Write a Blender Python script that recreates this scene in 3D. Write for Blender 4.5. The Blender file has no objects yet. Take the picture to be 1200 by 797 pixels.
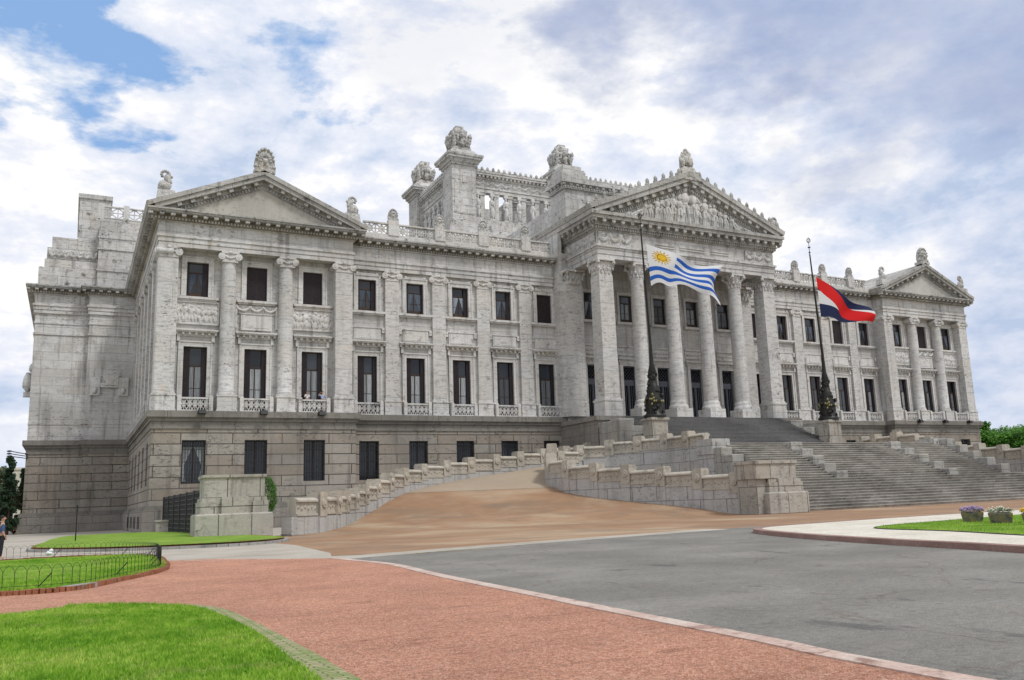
import bpy, bmesh, math, random
from mathutils import Vector, Matrix, noise
PI=math.pi; R=math.radians
random.seed(7)
sc=bpy.context.scene
COL=sc.collection
# ---------------------------------------------------------------- camera
cd=bpy.data.cameras.new('camera'); cam=bpy.data.objects.new('camera',cd); COL.objects.link(cam); sc.camera=cam
YAW,PITCH,ROLL=0.4984,0.1786,-0.0388
fw=Vector((math.sin(YAW)*math.cos(PITCH),math.cos(YAW)*math.cos(PITCH),math.sin(PITCH)))
rt=Vector((math.cos(YAW),-math.sin(YAW),0)); up=rt.cross(fw)
r2=rt*math.cos(ROLL)+up*math.sin(ROLL); u2=-rt*math.sin(ROLL)+up*math.cos(ROLL)
CAM=Vector((-65.17,-88.235,1.52))
M=Matrix(((r2.x,u2.x,-fw.x,CAM.x),(r2.y,u2.y,-fw.y,CAM.y),(r2.z,u2.z,-fw.z,CAM.z),(0,0,0,1)))
cam.matrix_world=M
FPX=1018.6
cd.sensor_width=36; cd.sensor_fit='HORIZONTAL'; cd.lens=FPX/1200*36
cd.shift_x=-36.2/1200; cd.shift_y=4.4/1200
cd.clip_start=.1; cd.clip_end=6000
# ---------------------------------------------------------------- sky, sun, exposure
SUN_AZ=R(152); SUN_EL=R(58)      # azimuth from +Y towards +X
w=bpy.data.worlds.new('World'); sc.world=w; w.use_nodes=True
nt=w.node_tree; N=nt.nodes; LK=nt.links
for n in list(N): N.remove(n)
def nn(t,**k):
    n=N.new(t)
    for a,b in k.items(): setattr(n,a,b)
    return n
def vmask(d,lo,hi):
    dp=nn('ShaderNodeVectorMath',operation='DOT_PRODUCT'); LK.new(WARP,dp.inputs[0]); dp.inputs[1].default_value=Vector(d).normalized()
    mr=nn('ShaderNodeMapRange',interpolation_type='SMOOTHSTEP'); LK.new(dp.outputs['Value'],mr.inputs[0]); mr.inputs[1].default_value=math.cos(R(lo)); mr.inputs[2].default_value=math.cos(R(hi))
    return mr.outputs[0]
def mth(op,a,b=None,clamp=False):
    m=nn('ShaderNodeMath',operation=op); m.use_clamp=clamp
    for i,v in enumerate((a,b)):
        if v is None: continue
        if isinstance(v,(int,float)): m.inputs[i].default_value=v
        else: LK.new(v,m.inputs[i])
    return m.outputs[0]
def ramp(v,pts):
    r=nn('ShaderNodeValToRGB'); LK.new(v,r.inputs[0]); e=r.color_ramp.elements
    while len(e)>1: e.remove(e[-1])
    e[0].position=pts[0][0]; e[0].color=(*pts[0][1],1) if not isinstance(pts[0][1],(int,float)) else (pts[0][1],)*3+(1,)
    for p,c in pts[1:]:
        q=e.new(p); q.color=(*c,1) if not isinstance(c,(int,float)) else (c,c,c,1)
    return r.outputs[0]
def cmix(f,a,b,bt='MIX'):
    m=nn('ShaderNodeMix',data_type='RGBA',blend_type=bt)
    if isinstance(f,(int,float)): m.inputs[0].default_value=f
    else: LK.new(f,m.inputs[0])
    for i,v in ((6,a),(7,b)):
        if isinstance(v,tuple): m.inputs[i].default_value=(*v,1)
        else: LK.new(v,m.inputs[i])
    return m.outputs[2]
tc=nn('ShaderNodeTexCoord')
sky=nn('ShaderNodeTexSky',sky_type='NISHITA'); sky.sun_disc=False; sky.sun_elevation=SUN_EL; sky.sun_rotation=SUN_AZ
sky.air_density=1.6; sky.ozone_density=2.0
mp=nn('ShaderNodeMapping'); mp.inputs['Scale'].default_value=(1.0,1.0,2.0); LK.new(tc.outputs['Generated'],mp.inputs[0])
nw=nn('ShaderNodeTexNoise'); LK.new(mp.outputs[0],nw.inputs['Vector']); nw.inputs['Scale'].default_value=3.5; nw.inputs['Detail'].default_value=7; nw.inputs['Roughness'].default_value=.6
ws=nn('ShaderNodeVectorMath',operation='SUBTRACT'); LK.new(nw.outputs['Color'],ws.inputs[0]); ws.inputs[1].default_value=(.5,.5,.5)
wm=nn('ShaderNodeVectorMath',operation='MULTIPLY'); LK.new(ws.outputs[0],wm.inputs[0]); wm.inputs[1].default_value=(.5,.5,.5)
wa=nn('ShaderNodeVectorMath',operation='ADD'); LK.new(wm.outputs[0],wa.inputs[0]); LK.new(tc.outputs['Generated'],wa.inputs[1])
wn=nn('ShaderNodeVectorMath',operation='NORMALIZE'); LK.new(wa.outputs[0],wn.inputs[0]); WARP=wn.outputs[0]
n1=nn('ShaderNodeTexNoise'); LK.new(mp.outputs[0],n1.inputs['Vector']); n1.inputs['Scale'].default_value=3.2; n1.inputs['Detail'].default_value=12; n1.inputs['Roughness'].default_value=.62; n1.inputs['Distortion'].default_value=.25
n2=nn('ShaderNodeTexNoise'); LK.new(mp.outputs[0],n2.inputs['Vector']); n2.inputs['Scale'].default_value=2.1; n2.inputs['Detail'].default_value=6; n2.inputs['Roughness'].default_value=.5; n2.inputs['Distortion'].default_value=.4
n3=nn('ShaderNodeTexNoise'); LK.new(mp.outputs[0],n3.inputs['Vector']); n3.inputs['Scale'].default_value=9; n3.inputs['Detail'].default_value=8; n3.inputs['Roughness'].default_value=.6
blue=vmask((-0.05,.90,.43),9,1)
blue=mth('MAXIMUM',blue,mth('MULTIPLY',vmask((0.235,.84,.49),7,.5),.62))
cov=mth('ADD',mth('MULTIPLY',n1.outputs[0],1.5),mth('MULTIPLY',n3.outputs[0],.5))
cov=mth('SUBTRACT',cov,mth('MULTIPLY',blue,.46))
covf=ramp(cov,[(.52,0.0),(.70,1.0)])
soft=mth('ADD',mth('MULTIPLY',n1.outputs[0],.55),mth('MULTIPLY',n3.outputs[0],.45))
white=ramp(soft,[(.40,(5.9,7.0,9.0)),(.45,(7.8,8.5,10.0)),(.50,(9.4,9.7,10.6)),(.54,(11.4,11.3,11.2))])
dark=vmask((.70,.47,.54),17,8)
dark=mth('MAXIMUM',dark,mth('MULTIPLY',vmask((.56,.60,.57),12,6),.85))
dark=mth('MAXIMUM',dark,mth('MULTIPLY',vmask((.36,.77,.53),9,2),.25))
low=mth('MULTIPLY',vmask((.88,.44,.17),16,4),.25)
dark=mth('MAXIMUM',dark,low)
edge=mth('MULTIPLY',mth('SUBTRACT',n1.outputs[0],.5),1.3)
dk=mth('MULTIPLY',dark,mth('ADD',mth('MULTIPLY',n2.outputs[0],1.0),mth('ADD',.25,edge)),clamp=True)
cl=cmix(dk,white,(3.3,4.2,6.7))
bluec=cmix(.85,sky.outputs[0],(3.1,5.3,9.2))
skyc=cmix(covf,bluec,cl)
bg=nn('ShaderNodeBackground'); LK.new(skyc,bg.inputs[0]); bg.inputs[1].default_value=.092
out=nn('ShaderNodeOutputWorld'); LK.new(bg.outputs[0],out.inputs[0])
sd=bpy.data.lights.new('sun','SUN'); sd.energy=2.0; sd.angle=R(10); sd.color=(1,.98,.95)
so=bpy.data.objects.new('sun',sd); COL.objects.link(so)
sdir=Vector((math.sin(SUN_AZ)*math.cos(SUN_EL),math.cos(SUN_AZ)*math.cos(SUN_EL),math.sin(SUN_EL)))
so.rotation_euler=sdir.to_track_quat('Z','Y').to_euler()
so.location=(0,0,200)
vs=sc.view_settings; vs.view_transform='Standard'; vs.look='None'; vs.exposure=0.0; vs.gamma=1; vs.use_curve_mapping=False

# ---------------------------------------------------------------- materials
class NM:
    def __init__(s,name):
        s.m=bpy.data.materials.new(name); s.m.use_nodes=True; s.t=s.m.node_tree; s.N=s.t.nodes; s.L=s.t.links
        s.b=s.N['Principled BSDF']; s.b.inputs['Roughness'].default_value=.85; s.b.inputs['Specular IOR Level'].default_value=.25
    def n(s,t,**k):
        n=s.N.new(t)
        for a,b in k.items(): setattr(n,a,b)
        return n
    def pos(s): return s.n('ShaderNodeNewGeometry').outputs['Position']
    def math(s,op,a,b=None,clamp=False):
        m=s.n('ShaderNodeMath',operation=op); m.use_clamp=clamp
        for i,v in enumerate((a,b)):
            if v is None: continue
            if isinstance(v,(int,float)): m.inputs[i].default_value=v
            else: s.L.new(v,m.inputs[i])
        return m.outputs[0]
    def scale(s,v,sc_):
        m=s.n('ShaderNodeVectorMath',operation='MULTIPLY'); s.L.new(v,m.inputs[0]); m.inputs[1].default_value=sc_; return m.outputs[0]
    def noise(s,v,scale,detail=4,rough=.55,dist=0):
        n=s.n('ShaderNodeTexNoise'); s.L.new(v,n.inputs['Vector']); n.inputs['Scale'].default_value=scale; n.inputs['Detail'].default_value=detail; n.inputs['Roughness'].default_value=rough; n.inputs['Distortion'].default_value=dist
        return n.outputs[0]
    def ramp(s,v,pts):
        r=s.n('ShaderNodeValToRGB'); s.L.new(v,r.inputs[0]); e=r.color_ramp.elements
        while len(e)>1: e.remove(e[-1])
        f=lambda c:(c,c,c,1) if isinstance(c,(int,float)) else (*c,1)
        e[0].position=pts[0][0]; e[0].color=f(pts[0][1])
        for p,c in pts[1:]:
            q=e.new(p); q.color=f(c)
        return r.outputs[0]
    def mix(s,f,a,b,bt='MIX'):
        m=s.n('ShaderNodeMix',data_type='RGBA',blend_type=bt)
        if isinstance(f,(int,float)): m.inputs[0].default_value=f
        else: s.L.new(f,m.inputs[0])
        for i,v in ((6,a),(7,b)):
            if isinstance(v,tuple): m.inputs[i].default_value=(*v,1)
            else: s.L.new(v,m.inputs[i])
        return m.outputs[2]
    def color(s,c):
        if isinstance(c,tuple): s.b.inputs['Base Color'].default_value=(*c,1)
        else: s.L.new(c,s.b.inputs['Base Color'])
    def bump(s,h,st=.4,d=.05):
        b=s.n('ShaderNodeBump'); b.inputs['Strength'].default_value=st; b.inputs['Distance'].default_value=d; s.L.new(h,b.inputs['Height']); s.L.new(b.outputs[0],s.b.inputs['Normal'])
def uvz(q,p):
    sx=q.n('ShaderNodeSeparateXYZ'); q.L.new(p,sx.inputs[0])
    c=q.n('ShaderNodeCombineXYZ'); q.L.new(q.math('ADD',sx.outputs[0],sx.outputs[1]),c.inputs[0]); q.L.new(sx.outputs[2],c.inputs[1])
    return c.outputs[0],sx
def stone(name,base,bw=2.0,bh=.9,mortar=.02,mcol=.55,pit=.5,stain=.5,streak=.4,var=.1,warm=(.445,.42,.39),off=(0,0,0),black=.3,bumpd=.04,carve=0):
    q=NM(name); p=q.pos(); u,sx=uvz(q,p)
    br=q.n('ShaderNodeTexBrick'); um=q.n('ShaderNodeVectorMath',operation='ADD'); q.L.new(u,um.inputs[0]); um.inputs[1].default_value=off; q.L.new(um.outputs[0],br.inputs['Vector'])
    br.inputs['Scale'].default_value=1; br.inputs['Brick Width'].default_value=bw; br.inputs['Row Height'].default_value=bh; br.inputs['Mortar Size'].default_value=mortar; br.inputs['Mortar Smooth'].default_value=.3
    b=Vector(base); c1=tuple(b*(1+var)); c2=tuple(Vector((b.x*warm[0]/.42,b.y*warm[1]/.42,b.z*warm[2]/.42))*(1-var))
    br.inputs['Color1'].default_value=(*c1,1); br.inputs['Color2'].default_value=(*c2,1); br.inputs['Mortar'].default_value=(*tuple(b*mcol),1); br.inputs['Bias'].default_value=-.35
    c=br.outputs['Color']
    big=q.noise(p,.16,5,.6); c=q.mix(q.math('MULTIPLY',q.ramp(big,[(.4,0.),(.65,1.)]),stain),c,tuple(b*.62))
    # horizontal travertine veins and pits
    v=q.noise(q.scale(p,(.9,.9,4.5)),1.1,7,.68,.4)
    c=q.mix(q.math('MULTIPLY',q.ramp(v,[(.49,0.),(.60,1.)]),min(1,pit*.6)),c,tuple(b*.60))
    v2=q.noise(q.scale(p,(1.,1.,2.2)),2.3,8,.72,.3)
    reg=q.ramp(q.noise(p,.28,4,.6),[(.46,0.08),(.60,1.)])
    pm=q.math('MULTIPLY',q.ramp(v2,[(.575,0.),(.62,1.)]),reg); c=q.mix(q.math('MULTIPLY',pm,min(1,pit)),c,tuple(b*.22))
    # runs of grime
    st=q.noise(q.scale(p,(1.6,1.6,.13)),1.0,6,.62)
    c=q.mix(q.math('MULTIPLY',q.ramp(st,[(.52,0.),(.68,1.)]),streak),c,tuple(Vector((b.x*.42,b.y*.41,b.z*.40))))
    bl=q.noise(p,1.1,8,.7); c=q.mix(q.math('MULTIPLY',q.ramp(bl,[(.56,0.),(.68,1.)]),black),c,(.07,.068,.062))
    ol=q.noise(p,.75,5,.6); c=q.mix(q.math('MULTIPLY',q.ramp(ol,[(.62,0.),(.72,1.)]),.35),c,(b.x*1.0,b.y*.78,b.z*.55))
    fine=q.noise(p,9,4,.6); c=q.mix(.3,c,q.ramp(fine,[(.3,.62),(.7,1.3)]),'MULTIPLY')
    q.color(c)
    h=q.math('ADD',q.math('MULTIPLY',br.outputs['Fac'],-1.0),q.math('ADD',q.math('MULTIPLY',fine,.35),q.math('MULTIPLY',pm,-.9)))
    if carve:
        cv=q.noise(p,carve,6,.62,1.2); h=q.math('ADD',h,q.math('MULTIPLY',cv,3.0)); c=q.mix(q.math('MULTIPLY',q.ramp(cv,[(.36,1.),(.46,0.)]),.55),c,tuple(b*.22)); q.color(c)  # crevice shade put into the colour where the carving bump dips
    q.bump(h,.8,bumpd); return q.m
MT={}
MT['wall']=stone('travertine_blocks',(.58,.572,.556),2.4,1.05,.014,.74,.6,.7,.8,.11)
MT['trim']=stone('travertine_trim',(.64,.63,.61),3.2,1.6,.012,.7,.4,.4,.5,.04,black=.6)
MT['cornice']=stone('weathered_cornice_stone',(.46,.45,.425),2.6,3,.02,.45,.6,.8,.85,.12,black=1.0)
MT['colstone']=stone('veined_column_marble',(.61,.60,.58),9,2.6,.015,.5,1.1,.4,.3,.05,black=.4)
MT['relief']=stone('carved_stone',(.64,.63,.61),6,4,.006,.8,.5,.5,.6,.03,black=.8)
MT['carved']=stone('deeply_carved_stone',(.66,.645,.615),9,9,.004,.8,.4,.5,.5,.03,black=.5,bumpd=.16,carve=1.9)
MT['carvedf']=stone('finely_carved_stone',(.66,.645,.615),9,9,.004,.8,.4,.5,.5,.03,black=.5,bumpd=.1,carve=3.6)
MT['cream']=None
MT['soffit']=stone('dirty_shaded_soffit_stone',(.30,.265,.21),3,3,.01,.5,.3,.6,.5,.08,black=.9)  # brown dirt, with shade under the cornice also put into the colour
MT['plaster']=stone('smooth_tympanum_stone',(.52,.505,.46),30,30,.001,.9,.15,.7,.3,.02,black=.35)
MT['base']=stone('granite_basement',(.30,.275,.24),4.6,1.02,.045,.2,.25,.6,.6,.2,(.48,.41,.35),(0,.18,0),black=.22,bumpd=.12)
MT['plinth']=stone('granite_plinth',(.27,.25,.225),3.0,.95,.022,.4,.2,.6,.4,.08,(.44,.42,.40),black=.3)
MT['ledge']=stone('granite_ledge',(.24,.225,.20),3.2,4,.02,.4,.2,.7,.5,.06,(.43,.42,.41),black=.5)
MT['ramp_base']=stone('ramp_wall_granite',(.45,.445,.43),1.9,1.15,.022,.3,.3,.4,.45,.05,(.44,.42,.40),black=.35)
MT['blockst']=stone('weathered_block_stone',(.36,.35,.325),2.2,1.4,.02,.4,.4,.6,.6,.1,black=.5)
MT['ramp_top']=stone('ramp_wall_sandstone',(.47,.435,.37),5,4,.008,.6,.3,.6,.5,.05,black=.5)
MT['ped']=stone('pedestal_granite',(.40,.375,.33),1.8,1.9,.03,.3,.3,.7,.75,.08,black=.5)
MT['roofstone']=stone('attic_stone',(.56,.55,.53),2.0,1.3,.022,.55,1.0,.6,.6,.12,black=.9)
def simple(name,col,rough=.6,spec=.3,metal=0,ns=6,var=.25,bump=0):
    q=NM(name); p=q.pos(); f=q.noise(p,ns,5,.6)
    c=Vector(col); q.color(q.ramp(f,[(.3,tuple(c*(1-var))),(.7,tuple(c*(1+var)))]))
    q.b.inputs['Roughness'].default_value=rough; q.b.inputs['Specular IOR Level'].default_value=spec; q.b.inputs['Metallic'].default_value=metal
    if bump: q.bump(f,.5,bump)
    return q.m
MT['wood']=simple('dark_window_wood',(.035,.022,.016),.5,.3,0,3,.4)
MT['woodb']=simple('brown_window_wood',(.05,.03,.02),.5,.3,0,3,.4)
def glassm():
    q=NM('window_glass'); oi=q.n('ShaderNodeObjectInfo'); c=q.ramp(oi.outputs['Random'],[(0,(.008,.010,.012)),(1,(.05,.06,.075))]); q.color(c); q.b.inputs['Roughness'].default_value=.1; q.b.inputs['Specular IOR Level'].default_value=.45
    f=q.noise(q.pos(),1.3,3,.5); q.bump(f,.15,.05); return q.m
MT['glass']=glassm()
MT['darkgap']=simple('dark_room',(.008,.008,.009),.9,.1)
MT['shut']=simple('dark_slatted_shutter',(.022,.014,.016),.55,.3,0,3,.3)
def curtm(name,a,b):
    q=NM(name); oi=q.n('ShaderNodeObjectInfo'); c=q.ramp(oi.outputs['Random'],[(0,tuple(Vector(a))),(1,tuple(Vector(b)))]); f=q.noise(q.scale(q.pos(),(5,5,.6)),1.5,3,.5); c=q.mix(.6,c,q.ramp(f,[(.3,.6),(.7,1.25)]),'MULTIPLY'); q.color(c); q.b.inputs['Roughness'].default_value=.9; return q.m
MT['curt_old']=simple('pale_curtain_cloth',(.42,.46,.48),.9,.1,0,1.2,.3)
MT['curtb']=simple('blue_grey_curtain_cloth',(.20,.25,.31),.9,.1,0,1.2,.3)
MT['curt']=curtm('pale_curtain_cloth',(.10,.11,.12),(.52,.55,.56)); MT['curtb']=curtm('blue_grey_curtain_cloth',(.07,.09,.12),(.32,.37,.43))
MT['iron']=simple('black_iron',(.018,.018,.02),.5,.4,.3)
MT['grille']=simple('window_grille_iron',(.03,.03,.032),.5,.4,.3)
MT['bronze']=simple('patinated_bronze',(.018,.018,.015),.45,.5,.5,9,.5,.02)
MT['bronzeg']=simple('gilded_bronze_ornament',(.22,.19,.08),.45,.5,.4,7,.8,.02)
MT['door']=simple('grey_metal_door',(.085,.09,.11),.4,.5,.2)
MT['black']=simple('black_lamp_housing',(.012,.012,.013),.5,.4)
MT['skin']=simple('skin',(.45,.26,.18),.6); MT['hair']=simple('dark_hair',(.015,.011,.01),.6)
MT['whitecloth']=simple('white_shirt_cloth',(.62,.63,.68),.9); MT['bluecloth']=simple('light_blue_shirt_cloth',(.35,.45,.68),.9); MT['denim']=simple('blue_shirt_cloth',(.06,.10,.2),.9)
MT['darkcloth']=simple('dark_trouser_cloth',(.02,.02,.025),.9)
MT['bark']=simple('tree_bark',(.09,.065,.045),.9,.1,0,3,.4,.05)
def leafm(name,a,b):
    q=NM(name); p=q.pos(); oi=q.n('ShaderNodeObjectInfo')
    f=q.noise(p,.55,4,.6); g=q.noise(p,5,2,.5)
    c=q.ramp(q.math('ADD',q.math('MULTIPLY',f,.7),q.math('MULTIPLY',g,.35)),[(.40,a),(.68,b)]); q.color(c)
    q.b.inputs['Roughness'].default_value=.6
    tr=q.n('ShaderNodeBsdfTranslucent'); q.L.new(c,tr.inputs[0]); ms=q.n('ShaderNodeMixShader'); ms.inputs[0].default_value=.25
    q.L.new(q.b.outputs[0],ms.inputs[1]); q.L.new(tr.outputs[0],ms.inputs[2]); q.L.new(ms.outputs[0],q.N['Material Output'].inputs[0]); return q.m
MT['leaf']=leafm('green_leaves',(.04,.13,.012),(.14,.34,.035)); MT['leafd']=leafm('dark_conifer_needles',(.02,.045,.022),(.07,.11,.06))
MT['bushl']=leafm('bush_leaves',(.03,.10,.012),(.10,.22,.03)); MT['leafg']=leafm('silvery_leaves',(.08,.12,.06),(.26,.30,.19))
MT['leafr']=leafm('red_brown_leaves',(.13,.03,.012),(.28,.08,.03))
# ground materials
def grass(name,a=(.055,.17,.012),b=(.14,.30,.035)):
    q=NM(name); p=q.pos(); f=q.noise(p,.6,5,.6); g=q.noise(p,28,5,.7); d=q.noise(p,1.7,6,.65)
    c=q.ramp(q.math('ADD',q.math('MULTIPLY',f,.55),q.math('MULTIPLY',g,.45)),[(.36,a),(.62,b)])
    c=q.mix(q.math('MULTIPLY',q.ramp(d,[(.52,0.),(.66,1.)]),.6),c,(.30,.30,.11)); q.color(c); q.bump(g,.9,.04); q.b.inputs['Specular IOR Level'].default_value=.1; return q.m
MT['grass']=grass('lawn_soil_and_grass',(.09,.20,.018),(.24,.37,.05))
def bladem():
    q=NM('grass_blade_mix'); p=q.pos(); f=q.noise(p,.55,5,.65); g=q.noise(p,7,3,.6); d=q.noise(p,1.3,6,.7)
    c=q.ramp(q.math('ADD',q.math('MULTIPLY',f,.6),q.math('MULTIPLY',g,.45)),[(.42,(.13,.30,.02)),(.52,(.24,.44,.035)),(.62,(.42,.56,.10))])
    c=q.mix(q.math('MULTIPLY',q.ramp(d,[(.55,0.),(.68,1.)]),.6),c,(.46,.46,.16)); q.color(c); q.b.inputs['Roughness'].default_value=.7
    tr=q.n('ShaderNodeBsdfTranslucent'); q.L.new(c,tr.inputs[0]); ms=q.n('ShaderNodeMixShader'); ms.inputs[0].default_value=.3
    q.L.new(q.b.outputs[0],ms.inputs[1]); q.L.new(tr.outputs[0],ms.inputs[2]); q.L.new(ms.outputs[0],q.N['Material Output'].inputs[0]); return q.m
MT['blade']=bladem()
def ground(name,cols,s1,s2,b=.03,dark=None,extra=None):
    q=NM(name); p=q.pos(); f=q.noise(p,s1,6,.6); g=q.noise(p,s2,6,.7)
    c=q.ramp(f,[(.3,cols[0]),(.5,cols[1]),(.7,cols[2])]); c=q.mix(.6,c,q.ramp(g,[(.3,.6),(.7,1.35)]),'MULTIPLY')
    if dark: c=q.mix(q.math('MULTIPLY',q.ramp(q.noise(q.scale(p,dark[0]),dark[1],7,.65,.5),[(.55,0.),(.66,1.)]),dark[3]),c,dark[2])
    if extra: c=extra(q,p,c)
    q.color(c); q.bump(g,.6,b); return q.m
def gravel():
    q=NM('red_crushed_brick_gravel'); p=q.pos()
    vo=q.n('ShaderNodeTexVoronoi'); q.L.new(p,vo.inputs['Vector']); vo.inputs['Scale'].default_value=48
    c=q.ramp(vo.outputs['Color'],[(.0,(.40,.17,.105)),(.4,(.66,.325,.22)),(.78,(.76,.43,.30)),(.94,(.82,.56,.44)),(1,(.92,.82,.74))])
    n_=q.noise(p,80,3,.7); c=q.mix(.7,c,q.ramp(n_,[(.3,.55),(.7,1.4)]),'MULTIPLY')
    f=q.noise(p,.5,6,.65); c=q.mix(.8,c,q.ramp(f,[(.3,.78),(.7,1.15)]),'MULTIPLY')
    s_=q.noise(q.scale(p,(1,2.5,1)),1.6,6,.7); c=q.mix(q.math('MULTIPLY',q.ramp(s_,[(.54,0.),(.70,1.)]),.6),c,(.26,.115,.075))
    pl_=q.noise(q.scale(p,(1.4,.7,1)),.9,5,.6); c=q.mix(q.math('MULTIPLY',q.ramp(pl_,[(.55,0.),(.72,1.)]),.2),c,(.74,.46,.34))
    cl_=q.noise(p,11,4,.7); c=q.mix(.4,c,q.ramp(cl_,[(.36,.62),(.62,1.25)]),'MULTIPLY')
    q.color(c); q.bump(q.math('ADD',vo.outputs['Distance'],n_),1.0,.03); q.b.inputs['Specular IOR Level'].default_value=.1; return q.m
MT['gravel']=gravel()
def asphalt():
    q=NM('worn_grey_asphalt'); p=q.pos()
    f=q.noise(p,.35,6,.6); g=q.noise(p,45,4,.75)
    c=q.ramp(f,[(.3,(.165,.158,.143)),(.5,(.208,.199,.180)),(.7,(.26,.248,.225))]); c=q.mix(.85,c,q.ramp(g,[(.3,.5),(.7,1.5)]),'MULTIPLY'); q.b.inputs['Roughness'].default_value=.95; q.b.inputs['Specular IOR Level'].default_value=.08
    g2=q.noise(p,9,5,.75); c=q.mix(.6,c,q.ramp(g2,[(.35,.72),(.65,1.25)]),'MULTIPLY')
    st=q.noise(q.scale(p,(1.2,.5,1)),.9,8,.68,.6); c=q.mix(q.math('MULTIPLY',q.ramp(st,[(.60,0.),(.66,1.)]),.5),c,(.065,.065,.068))
    st2=q.noise(q.scale(p,(.5,1.4,1)),.5,6,.7,.6); c=q.mix(q.math('MULTIPLY',q.ramp(st2,[(.56,0.),(.64,1.)]),.3),c,(.26,.24,.22))
    vo=q.n('ShaderNodeTexVoronoi',feature='DISTANCE_TO_EDGE'); wv=q.n('ShaderNodeVectorMath',operation='ADD'); q.L.new(p,wv.inputs[0])
    nz=q.n('ShaderNodeTexNoise'); q.L.new(p,nz.inputs['Vector']); nz.inputs['Scale'].default_value=1.2; nz.inputs['Detail'].default_value=6; q.L.new(nz.outputs['Color'],wv.inputs[1])
    q.L.new(wv.outputs[0],vo.inputs['Vector']); vo.inputs['Scale'].default_value=.17
    cr=q.ramp(vo.outputs['Distance'],[(.0,1.),(.006,0.)]); c=q.mix(q.math('MULTIPLY',q.math('MULTIPLY',cr,q.ramp(q.noise(p,.6,4,.6),[(.42,0.),(.58,1.)])),.7),c,(.12,.085,.07))
    sm_=q.noise(q.scale(p,(1.,2.,1)),2.6,8,.75,.4); c=q.mix(q.math('MULTIPLY',q.ramp(sm_,[(.60,0.),(.66,1.)]),.55),c,(.06,.06,.06))
    pk_=q.noise(q.scale(p,(.7,1.6,1)),1.1,8,.7,.4); c=q.mix(q.math('MULTIPLY',q.ramp(pk_,[(.63,0.),(.70,1.)]),.4),c,(.40,.26,.19))
    q.color(c); q.bump(q.math('ADD',g,q.math('MULTIPLY',cr,-.8)),.6,.015); return q.m
MT['asphalt']=asphalt()

def rampm():
    q=NM('stained_ochre_concrete'); p=q.pos()
    f=q.noise(p,.10,6,.6,.3); g=q.noise(p,14,5,.7)
    c=q.ramp(f,[(.36,(.38,.28,.185)),(.46,(.32,.20,.12)),(.56,(.27,.16,.092)),(.68,(.35,.25,.165))])
    st=q.noise(q.scale(p,(1,.45,1)),.35,8,.72,.3); c=q.mix(q.math('MULTIPLY',q.ramp(st,[(.53,0.),(.70,1.)]),.22),c,(.43,.34,.25))
    d=q.noise(p,.25,6,.6); c=q.mix(q.math('MULTIPLY',q.ramp(d,[(.50,0.),(.66,1.)]),.6),c,(.19,.145,.105))
    sz=q.n('ShaderNodeSeparateXYZ'); q.L.new(p,sz.inputs[0]); up_=q.ramp(q.math('MULTIPLY',sz.outputs[2],.1),[(.265,0.),(.27,1.)]); c=q.mix(q.math('MULTIPLY',up_,.7),c,(.36,.305,.235))
    jn=q.ramp(q.math('MULTIPLY',sz.outputs[2],.1),[(.262,0.),(.264,1.),(.268,1.),(.27,0.)]); c=q.mix(q.math('MULTIPLY',jn,.6),c,(.12,.09,.07))
    c=q.mix(.45,c,q.ramp(g,[(.3,.65),(.7,1.3)]),'MULTIPLY'); q.color(c); q.bump(g,.4,.02); return q.m
MT['ramp']=rampm()
MT['paleconc']=ground('pale_concrete',((.31,.28,.23),(.40,.365,.31),(.47,.435,.385)),.3,16,.02,((.5,1.6,1),.7,(.27,.23,.18),.5))
MT['cream']=ground('cream_paving',((.50,.46,.38),(.60,.56,.47),(.66,.62,.54)),.5,9,.02,((1,1,1),1.2,(.36,.32,.25),.35))
MT['kerbline']=ground('pale_pink_kerb_stone',((.44,.31,.26),(.52,.40,.34),(.58,.50,.44)),1.2,18,.02,((1,1,1),2.6,(.24,.14,.11),.85))
MT['kerbred']=ground('reddish_kerb_stone',((.20,.12,.10),(.27,.17,.145),(.32,.22,.19)),.8,14,.02)
MT['kerbgrey']=ground('grey_kerb_stone',((.24,.235,.22),(.32,.31,.29),(.38,.37,.35)),.8,14,.02,((1,1,1),1.0,(.10,.095,.08),.5))
MT['dirt']=ground('bare_ground',((.20,.18,.12),(.24,.23,.15),(.28,.25,.18)),.01,1,.03)
def brickedge():
    q=NM('old_red_edging_brick'); p=q.pos(); g=q.noise(p,6,4,.7); f=q.noise(p,1.1,4,.6)
    c=q.ramp(f,[(.35,(.22,.085,.045)),(.55,(.32,.13,.07)),(.7,(.17,.12,.09))]); c=q.mix(.7,c,q.ramp(g,[(.3,.5),(.7,1.4)]),'MULTIPLY'); q.color(c); q.bump(g,.8,.02); return q.m
MT['brick']=brickedge()
def mossyp():
    q=NM('mossy_brick_strip'); p=q.pos()
    br=q.n('ShaderNodeTexBrick'); q.L.new(p,br.inputs['Vector']); br.inputs['Scale'].default_value=1; br.inputs['Brick Width'].default_value=.24; br.inputs['Row Height'].default_value=.085; br.inputs['Mortar Size'].default_value=.012
    br.inputs['Color1'].default_value=(.40,.35,.22,1); br.inputs['Color2'].default_value=(.30,.28,.15,1); br.inputs['Mortar'].default_value=(.10,.14,.04,1)
    g=q.noise(p,3,6,.7); c=q.mix(q.ramp(g,[(.45,0.),(.65,.8)]),br.outputs[0],(.12,.20,.04)); q.color(c); q.bump(br.outputs['Fac'],-.5,.02); return q.m
MT['mossy']=mossyp()
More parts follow.
